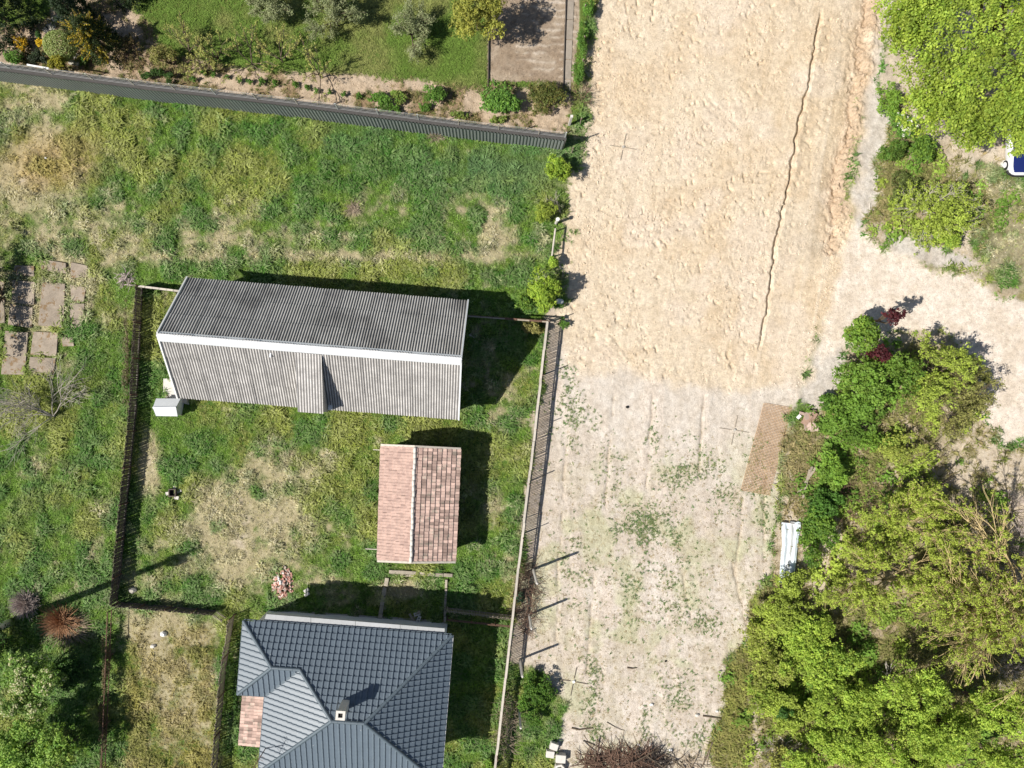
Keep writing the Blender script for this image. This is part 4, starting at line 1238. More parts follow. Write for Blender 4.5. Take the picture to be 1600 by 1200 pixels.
for k, (px_, py_) in enumerate(((906, 195), (909, 105), (911, 70), (912, 22), (893, 240))):
    b = at(px_, py_); t = thing('fence_stake', 'thin grey stake ' + ('in front of the corner post by the grey fence', 'halfway along the thin road hedge', 'among the leaves of the thin road hedge', 'at the top end of the thin road hedge', 'south of the grey fence end')[k], 'stake', b, 'stakes along the road edge')
    MB().beam(b, b + Vector((R.uniform(-.05, .05), .05, 1.25)), .05, .05).build('shaft', M_WOOD, t)
    MB().beam(b + Vector((-.06, 0, 1.1)), b + Vector((.06, .05, 1.12)), .03, .03).build('peg', M_RUST, t)

# power pole at the left edge: most of it stands outside the frame, its shadow crosses the meadow
b = at(15, 972.5); t = thing('power_pole', 'thick pale concrete power pole at the left edge', 'pole', b)
MB().tube([b, b + Vector((0, 0, 15.0))], [.27, .16], 12).build('shaft', M_WHITE, t, smooth=True)
MB().beam(b + Vector((-.9, -.5, 14.4)), b + Vector((.9, .5, 14.4)), .14, .12).build('crossarm', M_POST, t)
for s in (-.85, 0, .85):
    q = b + Vector((s, s * .55, 14.5)); MB().tube([q, q + Vector((0, 0, .1)), q + Vector((0, 0, .3))], [.05, .09, .04], 8).build('insulator', M_WHITE, t)
MB().box(b + Vector((.55, .1, 13.2)), (.7, .6, 1.0)).build('transformer', M_POST, t)
# ------------------------------------------------------------------ small things
# white gabled metal hutch at the barn corner
t = thing('hutch', 'small white sheet metal hutch with pitched top by the barn corner', 'hutch', at(262, 636))
A, B, C_, D = at(243.8, 622.6, .95), at(282, 622.6, .95), at(277.5, 650.5, .95), at(243.8, 650, .95)
r0, r1 = at(238.7, 637, 1.45), at(275, 636.5, 1.45)
up = Vector((0, 0, .03))
MB().add([A, B, r1, r0, A - up, B - up, r1 - up, r0 - up], [(0, 3, 2, 1), (4, 5, 6, 7), (0, 1, 5, 4)]).build('roof_sheet', M_ZINC, t)
MB().add([r0, r1, C_, D, r0 - up, r1 - up, C_ - up, D - up], [(0, 3, 2, 1), (4, 5, 6, 7), (3, 7, 6, 2)]).build('roof_sheet', M_ZINC, t)
MB().beam(r0 + up, r1 + up, .10, .03).build('ridge_cap', M_ZINC, t)
ins = [p.lerp((A + B + C_ + D) / 4, .1) for p in (A, B, C_, D)]
i0, i1 = r0.lerp(r1, .07) - up * 2, r1.lerp(r0, .07) - up * 2
lo = [Vector((p.x, p.y, .05)) for p in ins]
MB().add(lo + [p - up for p in ins] + [i0, i1], [(0, 1, 5, 4), (2, 3, 7, 6), (3, 0, 4, 8, 7), (1, 2, 6, 9, 5)]).build('wall', M_ZINC, t)
for p in lo: MB().beam((p.x, p.y, 0), (p.x, p.y, .2), .06, .06).build('leg', M_WOOD_D, t)
# concrete pad and bits round the hutch
pad = at(270, 606); q = [at(256.5, 591.5), at(292, 591), at(296, 632), at(256.5, 623)]
MB().add([Vector((p.x, p.y, .14)) for p in q] + [Vector((p.x, p.y, -.05)) for p in q], [(3, 2, 1, 0), (0, 1, 5, 4), (1, 2, 6, 5), (2, 3, 7, 6), (3, 0, 4, 7)]).top('concrete_pad', M_CONC_L, 'pale concrete pad under the barn gable beside the white hutch', 'pad')
MB().box(at(289, 626) + Vector((0, 0, .22)), (.55, .30, .36), -.1).top('stone_block', M_CONC, 'grey stone block in the shade between hutch and barn', 'block')
MB().tube([at(281.5, 639), at(281.5, 639) + Vector((0, 0, .45))], [.17, .19], 12).top('bucket', M_CONC_L, 'pale bucket standing in the shade beside the hutch', 'bucket')
MB().tube([at(260.5, 616) + Vector((0, 0, .17)), at(263, 618) + Vector((0, 0, .18)), at(264.8, 621.5) + Vector((0, 0, .17))], .025, 6).top('bent_rod', M_RUST, 'bent rusty rod lying on the concrete pad', 'rod')

# dark box with pale slabs on the grass
b = at(272, 769); t = thing('well_box', 'small dark open box framed by pale slabs on the lawn', 'box', b)
for s in (-1, 1):
    MB().box(b + Vector((s * .21, 0, .18)), (.06, .52, .36)).build('side', M_WOOD_D, t); MB().box(b + Vector((0, s * .23, .18)), (.36, .06, .36)).build('side', M_WOOD_D, t)
MB().box(b + Vector((0, 0, .1)), (.34, .38, .04)).build('bottom', M_DARK, t)
for dx, dy, a in ((-.38, -.08, .2), (.12, .34, .1), (.35, .1, .5), (.18, -.36, -.2)): MB().box(b + Vector((dx, dy, .05)), (.30, .22, .08), a).build('slab', M_CONC_L, t)

# brick rubble heap
b = at(441, 913); t = thing('rubble_heap', 'heap of broken pink bricks and white plaster on the grass', 'rubble', b)
BRK = [mat('pink_brick', (.56, .31, .25), .95, var=.25, objvar=.25), mat('pale_mortar_brick', (.62, .52, .46), .95, var=.15, objvar=.15), mat('white_plaster', (.74, .74, .72), .9, var=.08)]
bm_ = [MB().box((0, 0, 0), (.24, .12, .065)).mesh('brick', m) for m in BRK]
for i in range(190):
    a, r_ = R.uniform(0, 6.283), R.random() ** .6
    x_, y_ = .72 * r_ * math.cos(a), 1.25 * r_ * math.sin(a)
    z_ = .42 * max(0, 1 - r_ * 1.05) * R.uniform(.6, 1.05) + .03
    k = 2 if (abs(x_ + .05) < .22 and .1 < y_ < .8 and R.random() < .75) else (0 if R.random() < .68 else 1)
    s = R.uniform(.45, 1.0)
    link_mesh('brick', bm_[k], t, Matrix.Translation((x_, y_, z_)) @ Matrix.Rotation(R.uniform(0, 6.28), 4, 'Z') @ Matrix.Rotation(R.gauss(0, .5), 4, 'X') @ Matrix.Rotation(R.gauss(0, .4), 4, 'Y') @ Matrix.Diagonal((s, R.uniform(.7, 1.1), 1, 1)))
for (px_, py_, lb) in ((479, 922, 'pale flat stone at the edge of the house shadow'), (480, 928, 'small white stone below the flat pale stone'), (45, 279, None)):
    if lb: MB().box(at(px_, py_) + Vector((0, 0, .06)), (.35, .2, .12), .6).top('stone', M_CONC_L, lb, 'stone')
MB().beam(at(733, 523, .1), at(742, 528, .06), .09, .03).top('board', M_WOOD_P, 'pale board lying in the barn shadow', 'board')
MB().beam(at(735, 524.5, .03), at(736, 521, .05), .06, .02).top('lath', M_WOOD_P, 'short pale lath crossing the board in the barn shadow', 'lath')

# ruined kerb frame of a bed north of the house
t = thing('kerb_frame', 'ruined concrete kerb frame of an old bed north of the house', 'kerb', at(650, 930))
def kerb(pts, wd, h):
    pts = [at(*p) for p in pts]
    for p, d in poly_pts(pts, .62):
        q = p + d * (.6 * R.uniform(.9, 1.0))
        o = Vector((R.uniform(-.02, .02), R.uniform(-.02, .02), 0))
        MB().beam(p + o + Vector((0, 0, h / 2 + R.uniform(-.02, .02))), q + o + Vector((0, 0, h / 2 + R.uniform(-.02, .02))), wd, h).build('kerb_stone', mat('old_kerb', (.36, .32, .255), .95, var=.3, vscale=3, objvar=.15), t)
kerb(((608, 892), (694, 897.5)), .22, .22); kerb(((610, 897), (660, 901)), .14, .10)
kerb(((605, 902), (593, 970)), .26, .24); kerb(((601.5, 925), (600, 945)), .3, .08)
kerb(((697.5, 905), (695, 972)), .15, .20); kerb(((661, 902), (661, 930)), .12, .10)
# hollow blocks in the house shadow
def hollow_block(name, c, sx, sy, h, rz, m, label, cat, group=None, holes=2):
    t = MB(); wl = .06
    n = holes
    for s in (-1, 1):
        t.box(0, (sx, wl, h), m=Matrix.Translation(c) @ Matrix.Rotation(rz, 4, 'Z') @ Matrix.Translation((0, s * (sy / 2 - wl / 2), h / 2)))
    for k in range(n + 1):
        x_ = -sx / 2 + wl / 2 + (sx - wl) * k / n
        t.box(0, (wl, sy - 2 * wl - .004, h - .006), m=Matrix.Translation(c) @ Matrix.Rotation(rz, 4, 'Z') @ Matrix.Translation((x_, 0, h / 2)))
    t.box(0, (sx - .02, sy - .02, .02), m=Matrix.Translation(c) @ Matrix.Rotation(rz, 4, 'Z') @ Matrix.Translation((0, 0, .03)))
    return t.top(name, m, label, cat, group)
for k, (px_, py_, a, z_, lb) in enumerate(((640.5, 973, .1, 0, 'leftmost hollow block of the shaded pile by the house wall'), (646.5, 974.5, -.2, 0, 'hollow block second from left in the shaded pile'),
                                       (652, 973.5, 1.4, 0, 'hollow block in the middle of the shaded pile'), (657.5, 973, .2, 0, 'rightmost hollow block of the shaded pile'),
                                       (652, 958, .3, 0, 'hollow block lying furthest from the house wall'), (655, 965, 1.2, .22, 'hollow block lying tilted on the shaded pile'), (688, 976, .5, 0, 'single round-edged hollow block beside the kerb end'))):
    hollow_block('hollow_block', at(px_, py_) + Vector((0, 0, z_)), .42, .22, .22, a, M_CONC_L, lb, 'block', 'hollow blocks in the house shadow')
for k, (px_, py_, a, lb) in enumerate(((649, 962, .9, 'weathered plank leaning over the block pile'), (646, 967, 2.1, 'shorter weathered plank under the block pile'))):
    c = at(px_, py_); d = Vector((math.cos(a), math.sin(a), .12)) * .5
    MB().beam(c - d + Vector((0, 0, .12)), c + d + Vector((0, 0, .2)), .16, .03).top('plank', M_WOOD, lb, 'plank')
# paved strip along the north wall of the house
t = thing('paved_strip', 'narrow strip of grey concrete paving along the north wall', 'paving', at(560, 965))
setp(t, kind='structure')
for i in range(17):
    a = at(428 + i * 15.5, 956.5 + i * 1.05); 
    MB().box(a + Vector((R.uniform(-.02, .02), R.uniform(-.03, .03), .03)), (.62, .42, .1), -.07 + R.uniform(-.02, .02)).build('slab', M_CONC, t)
t = thing('concrete_path', 'short grey concrete path below the tiled porch', 'path', at(410, 1185)); setp(t, kind='structure')
for i in range(4): MB().box(at(409 - i * .8, 1177 + i * 15) + Vector((0, 0, .03)), (.62, .56, .1), .06).build('slab', M_CONC, t)

# cracked concrete slabs sunk in the meadow at the left
t = thing('slab_floor', 'old concrete slab floor with grass growing in its joints', 'slab floor', at(65, 500)); setp(t, kind='structure')
M_SLAB = mat('mossy_concrete', (.30, .25, .195), .95, var=.3, vscale=1.7, bump=.5, objvar=.16, spots=((.22, .15, .085), 2.4, .56))
for q in SLABS:
    v = [at(x_ + R.uniform(-1, 1), y_ + R.uniform(-1, 1)) for x_, y_ in q]
    z_ = .13 + R.uniform(-.01, .02)
    tilt = [R.uniform(-.012, .012) for _ in v]
    MB().add([(p.x, p.y, z_ + k) for p, k in zip(v, tilt)] + [(p.x, p.y, -.1) for p in v], [(3, 2, 1, 0), (0, 1, 5, 4), (1, 2, 6, 5), (2, 3, 7, 6), (3, 0, 4, 7)]).build('slab', M_SLAB, t)
t = thing('stepping_stones', 'curved row of flat stepping stones beside the clipped ball shrub', 'stones', at(82, 35)); setp(t, kind='structure')
for px_, py_, sx, sy in ((88, 31, .75, .6), (80, 42, .7, .55), (72, 47, .5, .45), (77, 33, .4, .4), (115, 58, .5, .4), (119, 88, .55, .4), (113, 98, .5, .35), (121, 100, .35, .3)):
    mb = MB(); n = 9; c = at(px_, py_)
    vs = [(c.x + sx / 2 * R.uniform(.85, 1.1) * math.cos(k * 6.283 / n), c.y + sy / 2 * R.uniform(.85, 1.1) * math.sin(k * 6.283 / n)) for k in range(n)]
    mb.add([(x_, y_, .07) for x_, y_ in vs] + [(x_, y_, -.05) for x_, y_ in vs], [tuple(range(n))] + [(k, n + k, n + (k + 1) % n, (k + 1) % n) for k in range(n)])
    mb.build('stone', M_CONC, t)
# wooden edging of the vegetable plot
t = thing('plot_edging', 'dark timber edging boards round the vegetable plot', 'edging', at(762, 100))
for a, b in (((765, -40), (762.5, 126)), ((885, -40), (880, 122))):
    for p, d in poly_pts([at(*a), at(*b)], 2.0): MB().beam(p + Vector((0, 0, .08)), p + d * 1.98 + Vector((0, 0, .08)), .05, .2).build('board', M_WOOD_D, t)
t = thing('garden_path', 'trodden earth path of flat boards beside the vegetable plot', 'path', at(889, 60)); setp(t, kind='structure')
for p, d in poly_pts([at(893, -30), at(887, 125)], 1.35): MB().beam(p + Vector((0, 0, .01)), p + d * 1.3 + Vector((0, 0, .01)), .42, .08).build('board', mat('grey_board', (.30, .26, .215), .95, var=.2, vscale=4, objvar=.12), t)

# rusty reinforcing mesh lying on the lot
t = thing('reinforcing_mesh', 'stack of rusty reinforcing mesh lying on the bare lot', 'wire mesh', at(1197, 702))
m4 = [at(1193.5, 629.5), at(1237, 637), at(1202, 773.5), at(1157.5, 765.5)]
mr = mat('rust_bar', (.52, .34, .195), .9, var=.25, vscale=5, objvar=.12)
def bil(u, v): return m4[0].lerp(m4[1], u).lerp(m4[3].lerp(m4[2], u), v)
def zg(p): return ground_z(p.x, p.y)
for layer in range(1):
    o = Vector((.03 * layer, .02 * layer, 0))
    for k in range(20):
        u = k / 19
        pts = [bil(u, v) for v in np.linspace(0, 1, 5)]
        MB().tube([Vector((p.x, p.y, max(.03, zg(p) + .03) + .035 * layer)) + o for p in pts], .0135, 4, False).build('bar', mr, t)
    for k in range(60):
        v = k / 59
        pts = [bil(u, v) for u in np.linspace(0, 1, 3)]
        MB().tube([Vector((p.x, p.y, max(.03, zg(p) + .03) + .035 * layer + .024)) + o for p in pts], .0135, 4, False).build('bar', mr, t)

# dented white metal sheets at the shrub edge
M_SHEET = mat('bluish_white_sheet', (.60, .67, .73), .5, var=.12, vscale=2.5, spec=.4)
t = thing('metal_sheet', 'crumpled white metal sheet partly hidden by shrubs', 'metal sheet', at(1233, 862))
e = [(1220, 815), (1249, 818), (1244, 870), (1238, 913), (1218, 906), (1222, 866)]
for k, (a, b) in enumerate(((0, .35), (.33, .68), (.66, 1.0))):
    mb = MB()
    for j in range(9):
        f_ = j / 8
        y_ = 815 + f_ * 95
        xl, xr = 1220 + (f_ * 2 if f_ < .5 else 2 - f_ * 6), 1249.5 - f_ * 12
        for i in range(3):
            g_ = a + (b - a) * i / 2
            p = at(xl + (xr - xl) * g_, y_ + R.uniform(-1, 1) + (1 - g_) * 0)
            mb.v.append((p.x, p.y, .12 + .03 * k + R.uniform(0, .07) + (.05 if i == 1 else 0)))
    for j in range(8):
        for i in range(2): mb.f.append((j * 3 + i, (j + 1) * 3 + i, (j + 1) * 3 + i + 1, j * 3 + i + 1))
    mb.build('sheet', M_SHEET if k != 1 else M_ZINC, t)
MB().beam(at(1220, 814.5) + Vector((0, 0, .2)), at(1250, 818) + Vector((0, 0, .2)), .06, .08).build('folded_edge', M_WOOD_D, t)

# crossed planks in the grass, tile offcuts
for a, b, lb in (((1271, 730), (1244, 770), 'long pale plank lying across the others in the grass'), ((1262, 733), (1252, 777), 'pale plank lying nearly upright in the picture beneath the long one'), ((1266, 728), (1258, 748), 'short pale plank at the top of the crossed planks')):
    MB().beam(at(*a) + Vector((0, 0, .34)), at(*b) + Vector((0, 0, .30)), .15, .035).top('plank', M_WOOD, lb, 'plank', 'crossed planks in the grass')
t = thing('scrap_heap', 'heap of broken brown roofing boards and rags by the verge', 'scrap', at(1262, 656))
MR_ = [mat('brown_board', (.30, .20, .15), .9, var=.25, objvar=.2), mat('pinkish_board', (.52, .39, .33), .9, var=.2, objvar=.1), M_WHITE]
for px_, py_, sx, sy, a, k in ((1263, 648, .9, .5, .3, 1), (1258, 655, .8, .45, 1.0, 0), (1268, 652, .35, .75, -.5, 0), (1262, 666, .3, .55, .1, 1), (1267, 667, .28, .6, .05, 1), (1273, 667, .26, .55, -.05, 1), (1257, 667, .24, .45, .2, 1), (1246, 651, .3, .22, .9, 2), (1252, 646, .5, .2, -.2, 1), (1262, 658, .7, .2, .8, 0), (1271, 645, .4, .16, 1.2, 0)):
    c = at(px_, py_); z_ = .10 + .05 * R.random() + .02 * k
    MB().box(0, (sx, sy, .03), m=Matrix.Translation(c + Vector((0, 0, z_ + .1))) @ Matrix.Rotation(a, 4, 'Z') @ Matrix.Rotation(R.gauss(0, .22), 4, 'X') @ Matrix.Rotation(R.gauss(0, .18), 4, 'Y')).build('board', MR_[k], t)

# concrete chimney blocks near the bottom edge
for px_, py_, sx, a, lb in ((865, 1162, .55, -.35, 'pale concrete block standing furthest up of the four'), (859, 1174, .55, -.15, 'pale concrete block touching the dark fence-side weeds'), (875.5, 1181, .66, -.1, 'largest pale square concrete block beside the ring')):
    c = at(px_, py_); mb = MB(); h = .5
    mb.box(c + Vector((0, 0, h / 2)), (sx, sx * .82, h), a)
    o = mb.top('concrete_block', M_CONC_L, lb, 'block', 'concrete blocks by the brush pile')
    bv = o.modifiers.new('bevel', 'BEVEL'); bv.width = .03; bv.segments = 2
c = at(873.5, 1198); mb = MB(); n = 6
for k in range(n):
    a0 = k * 6.283 / n + .2; a1 = a0 + 6.283 / n
    q = [(r_ * math.cos(a_) + c.x, r_ * math.sin(a_) + c.y) for r_, a_ in ((.38, a0), (.38, a1), (.23, a1), (.23, a0))]
    mb.add([(x_, y_, .45) for x_, y_ in q] + [(x_, y_, 0) for x_, y_ in q], [(0, 1, 2, 3), (0, 4, 5, 1), (2, 6, 7, 3)])
mb.top('concrete_ring', M_CONC_L, 'six-sided pale concrete ring with a dark hole', 'ring', 'concrete blocks by the brush pile')

# brush piles
def brush(name, label, c, rx, ry, h, n, m, spread=1.0, thick=(.012, .035), cat='brush pile', logs=3):
    t = thing(name, label, cat, c)
    mb = MB()
    for i in range(n):
        a = R.uniform(0, 6.283); r_ = R.random() ** .5
        x_, y_ = rx * r_ * math.cos(a), ry * r_ * math.sin(a)
        d = R.uniform(0, 6.283); L = R.uniform(.5, 1.5) * spread
        z_ = h * (1 - r_ * .8) * R.random() + .03
        p = c + Vector((x_, y_, z_)); e_ = p + Vector((math.cos(d) * L, math.sin(d) * L, R.uniform(-.1, .35) * L))
        e_.z = max(.03, e_.z)
        mid = (p + e_) / 2 + Vector((R.gauss(0, .08), R.gauss(0, .08), R.gauss(.05, .06)))
        th = R.uniform(*thick)
        mb.tube([p, mid, e_], [th, th * .8, th * .4], 4, False)
    mb.build('twigs', m, t)
    for i in range(logs):
        a = R.uniform(0, 6.283); p = c + Vector((R.uniform(-rx, rx) * .7, R.uniform(-ry, ry) * .7, h * .6))
        d = Vector((math.cos(a), math.sin(a), R.uniform(-.2, .2))) * R.uniform(.6, 1.4)
        MB().tube([p - d, p + d * .2 + Vector((.06, .05, .04)), p + d], [.05, .04, .02], 6).build('branch', BARK, t)
    return t
M_TW = mat('brown_twigs', (.17, .105, .075), .95, var=.35, vscale=5)
M_TW2 = mat('tan_twigs', (.36, .29, .21), .95, var=.3, vscale=5)
brush('brush_pile', 'large reddish brown pile of cut brush at the bottom edge', at(965, 1190), 2.6, .8, .32, 420, M_TW, 1.2, logs=2)
brush('brush_pile', 'dark pile of charred brush right of the reddish brush', at(1020, 1185), 1.0, .7, .6, 130, mat('char_twigs', (.05, .04, .035), .95), .9)
brush('brush_pile', 'loose tan sticks scattered right of the charred brush', at(1075, 1190), 1.6, .5, .35, 60, M_TW2, 1.0)
brush('bramble_thicket', 'reddish brown leafless bramble thicket along the lot fence', at(822, 930), .75, 2.6, 1.0, 330, M_TW, .8, (.008, .017), 'bramble', 0)
brush('bramble_thicket', 'greyish leafless bramble thicket near the bottom of the lot fence', at(792, 1130), .6, 2.2, 1.0, 240, M_TW2, .8, (.008, .016), 'bramble', 0)
brush('twig_heap', 'small heap of pinkish sticks beside the plank fence', at(198, 436), .5, .45, .4, 60, BARK_P, .45, cat='twigs', logs=0)
for px_, py_, s_, lb in ((930, 880, 1.0, 'thin scatter of pale straw stalks on the upper lot'), (1065, 1010, .8, 'thin scatter of pale straw stalks on the lower lot')):
    pass
for pts, th, m_, lb in ((((893, 1137), (905, 1139.5), (916, 1138), (926, 1137.5)), .055, BARK, 'dark stick lying alone on the lot'), (((980, 1043), (988, 1044), (995, 1043)), .05, BARK, 'short dark broken stick in the middle of the lower lot'),
                        (((948, 1128), (960, 1135), (968, 1139), (975, 1141)), .022, BARK, 'thin curved twig near the weeds on the lot'), (((912, 1158), (922, 1168), (938, 1178), (948, 1186)), .04, M_WOOD_P, 'long pale branch reaching into the brush pile'),
                        (((911, 1157), (925, 1162), (944, 1171)), .035, BARK, 'dark branch beside the long pale branch'), (((1098, 1118), (1120, 1121), (1140, 1124), (1160, 1128)), .06, BARK, 'dark half-buried branch at the lot edge'),
                        (((1390, 250), (1382, 256), (1372, 262)), .07, M_WOOD_P, 'pale broken branch stub by the verge shrubs'), (((1358.5, 318), (1359, 335), (1359, 349)), .06, M_WOOD_P, 'straight pale stake lying on the verge grass'),
                        (((1316, 585.5), (1328, 585.5)), .05, M_WOOD_P, 'short pale stake sticking out of the maple sapling'), (((1239, 972), (1252, 981)), .07, M_WOOD_P, 'short pale cut log in the olive shrubs'), (((1215, 1148), (1229, 1161)), .08, M_WOOD_P, 'pale cut log low in the shrubs near the bottom'),
                        (((1170, 683), (1173, 675)), .03, BARK, None)):
    if lb is None: continue
    L_ = [at(*p) for p in pts]
    zz = [max(.04, zg(p) + .05) + (.5 if p.x > 25 and 'log' in lb or 'stake sticking' in lb else 0) for p in L_]
    mb = MB().tube([Vector((p.x, p.y, z_)) for p, z_ in zip(L_, zz)], [th] + [th * .85] * (len(L_) - 2) + [th * .55], 6)
    mb.top('stick' if th < .058 else 'branch', m_, lb, 'stick')
# survey marks: four laths laid in a cross round a peg
for px_, py_, L, lb, m_ in ((1147, 672, 23, 'thin dark cross of laths round a peg on the upper lot', M_WOOD), (896, 1064.5, 22, 'thin dark cross of laths round a white stone on the lower lot', M_WOOD_D), (973.5, 230, 21, 'faint thin cross of laths on the sandy graded road', M_WOOD)):
    c = at(px_, py_); t = thing('survey_cross', lb, 'survey mark', c, 'survey crosses on the bare earth')
    for dx, dy in ((.22, -1), (-1, -.14), (1, .17), (-.2, 1)):
        p = at(px_ + dx * 4.5, py_ + dy * 4.5); q = at(px_ + dx * L, py_ + dy * L)
        p.z, q.z = zg(p) + .035, zg(q) + .035
        MB().beam(p, q, .04, .03).build('lath', m_, t)
    MB().box(c + Vector((0, 0, zg(c) + .06)), (.16, .16, .14), .4).build('peg', M_CONC if px_ > 950 else M_WHITE, t)
# stray stones, rags, a bird-like dark lump
for px_, py_, s_, m_, lb in ((1120, 1111, .2, M_WHITE, 'small square white box at the lot edge'), (1018, 1100, .24, M_WHITE, 'white stone near the lower weeds'), (1089, 1117, .28, M_CONC_L, 'round pale boulder half sunk in the lot'), (1016, 1163, .3, M_CONC_L, 'pale stone above the charred brush'), (1048, 1171, .26, M_WHITE, 'white angular stone right of the charred brush'), (998, 1163, .2, M_WHITE, 'crumpled white and green bottle on the ground'),
                         (874, 471, .55, M_WHITE, 'large white stone by the yellow green road-edge shrub'), (980, 636, .22, M_DARK, 'small dark lump of debris on the pale upper lot'), (1040, 1033, .16, M_DARK, 'small dark clod on the lower lot'), (208, 922, .5, M_CONC, 'grey stones by the picket fence corner'),
                         (256, 990, .45, M_WHITE, 'white plaster lump in the dry yard'), (240, 1009, .35, M_CONC_L, 'flat pale lump left of the plaster in the dry yard'), (72, 247, .16, M_WHITE, 'tiny white stone in the dry grass patch'), (268, 60 + 8, .01, None, None)):
    if lb is None: continue
    mb = MB(); n = 8; c = at(px_, py_); c.z = max(0, zg(c)) if c.x > 4 else 0
    for z_, k in ((0, 1.0), (.55, .95), (1.0, .5)):
        for j in range(n):
            r_ = s_ * .5 * k * R.uniform(.75, 1.15); a_ = j * 6.283 / n
            mb.v.append((c.x + r_ * math.cos(a_) * 1.15, c.y + r_ * math.sin(a_) * .85, c.z + z_ * s_ * .55))
    for lv in range(2):
        for j in range(n): mb.f.append((lv * n + j, lv * n + (j + 1) % n, (lv + 1) * n + (j + 1) % n, (lv + 1) * n + j))
    mb.f.append(tuple(2 * n + j for j in range(n)))
    mb.top('box' if 'box' in lb else 'bottle' if 'bottle' in lb else 'stone' if m_ not in (M_DARK,) else 'debris', m_, lb, 'debris' if m_ is M_DARK else 'stone')

# ---- parked car under the tree: silver wings, dark blue bonnet; nose to the south
car = thing('parked_car', 'silver car with dark blue bonnet parked half under the large tree', 'car', at(1590, 240))
M_BLUE = mat('dark_blue_paint', (.012, .022, .12), .25, var=.05, spec=.6)
M_SILV = mat('silver_paint', (.72, .73, .75), .35, var=.04, spec=.5)
M_BLK = mat('black_plastic', (.02, .02, .022), .6, var=.1)
M_LAMP = mat('headlamp', (.82, .83, .85), .12, var=.03, spec=.8)
c0 = at(1585, 277)          # nose tip on the ground
def cp_(x_, y_, z_): return Vector((c0.x + x_, c0.y + y_, z_))     # y runs to the rear (north)
def loft(secs, cap=True):
    mb = MB(); n = len(secs[0])
    for s_ in secs: mb.v += [tuple(cp_(*p)) for p in s_]
    for i in range(len(secs) - 1):
        for k in range(n - 1): mb.f.append((i * n + k, i * n + k + 1, (i + 1) * n + k + 1, (i + 1) * n + k))
    if cap: mb.f += [tuple(reversed(range(n))), tuple((len(secs) - 1) * n + k for k in range(n))]
    return mb
def sec(y_, hw_, zb, zt, tuck=.9):
    return [(-hw_ * tuck, y_, zb), (-hw_, y_, zb + .22), (-hw_, y_, zt - .16), (-hw_ * .93, y_, zt - .03), (-hw_ * .6, y_, zt), (0, y_, zt + .02), (hw_ * .6, y_, zt), (hw_ * .93, y_, zt - .03), (hw_, y_, zt - .16), (hw_, y_, zb + .22), (hw_ * tuck, y_, zb)]
loft([sec(.0, .36, .30, .58), sec(.07, .58, .28, .63), sec(.2, .72, .25, .70), sec(.42, .80, .24, .77), sec(.75, .85, .22, .83), sec(1.3, .86, .2, .92), sec(2.6, .87, .2, .95), sec(3.6, .85, .22, .93), sec(4.0, .74, .3, .85)]).build('body', M_SILV, car, True)
loft([[(-.66 * k, y_, z_), (-.3 * k, y_, z_ + .03), (0, y_, z_ + .035), (.3 * k, y_, z_ + .03), (.66 * k, y_, z_)] for y_, k, z_ in ((.14, .70, .70), (.25, .86, .745), (.55, .98, .82), (1.32, 1.04, .945))], False).build('bonnet', M_BLUE, car, True)
loft([[(-.72, 1.33, .93), (0, 1.27, .96), (.72, 1.33, .93)], [(-.58, 2.0, 1.40), (0, 1.95, 1.44), (.58, 2.0, 1.40)]], False).build('windscreen', M_GLASS, car, True)
loft([[(-.60, 1.98, 1.40), (0, 1.95, 1.45), (.60, 1.98, 1.40)], [(-.60, 3.1, 1.40), (0, 3.15, 1.45), (.60, 3.1, 1.40)]], False).build('roof', M_BLUE, car, True)
loft([[(-.60, 3.1, 1.40), (0, 3.15, 1.44), (.60, 3.1, 1.40)], [(-.70, 3.75, .95), (0, 3.8, .96), (.70, 3.75, .95)]], False).build('rear_window', M_GLASS, car, True)
for s_ in (-1, 1):
    MB().add([cp_(s_ * .73, 1.40, .94), cp_(s_ * .60, 2.0, 1.39), cp_(s_ * .60, 3.1, 1.39), cp_(s_ * .74, 3.7, .95)], [(0, 1, 2, 3)]).build('side_window', M_GLASS, car)
    MB().tube([cp_(s_ * .60, .12, .62), cp_(s_ * .63, .30, .69)], [.11, .13], 10).build('headlight', M_LAMP, car, True)
    m_ = MB().box(cp_(s_ * .98, 1.42, 1.0), (.20, .10, .14)).build('mirror', M_SILV, car)
    for y_ in (.75, 3.25):
        wh = MB().tube([cp_(s_ * .70, y_, .31), cp_(s_ * .88, y_, .31)], .31, 18).build('wheel', M_BLK, car)
        MB().tube([cp_(s_ * .86, y_, .31), cp_(s_ * .895, y_, .31)], .20, 14).build('rim', M_LAMP, wh)
MB().tube([cp_(-.80, .34, .42), cp_(-.66, .14, .42), cp_(-.40, .02, .42), cp_(.40, .02, .42), cp_(.66, .14, .42), cp_(.80, .34, .42)], .11, 8).build('bumper', M_BLK, car)
MB().beam(cp_(-.26, -.02, .42), cp_(.26, -.02, .42), .03, .12).build('number_plate', M_WHITE, car)
MB().beam(cp_(-.40, .09, .62), cp_(.40, .09, .62), .10, .05).build('grille', M_LAMP, car)
b = at(1567.5, 256.5); t = thing('loose_wheel', 'loose wheel with pale rim lying beside the car front', 'wheel', b)
MB().tube([b + Vector((0, 0, .0)), b + Vector((0, 0, .16))], .24, 18).build('tyre', M_CONC_L, t); MB().tube([b + Vector((0, 0, .1)), b + Vector((0, 0, .175))], .12, 14).build('hub', M_BLK, t)
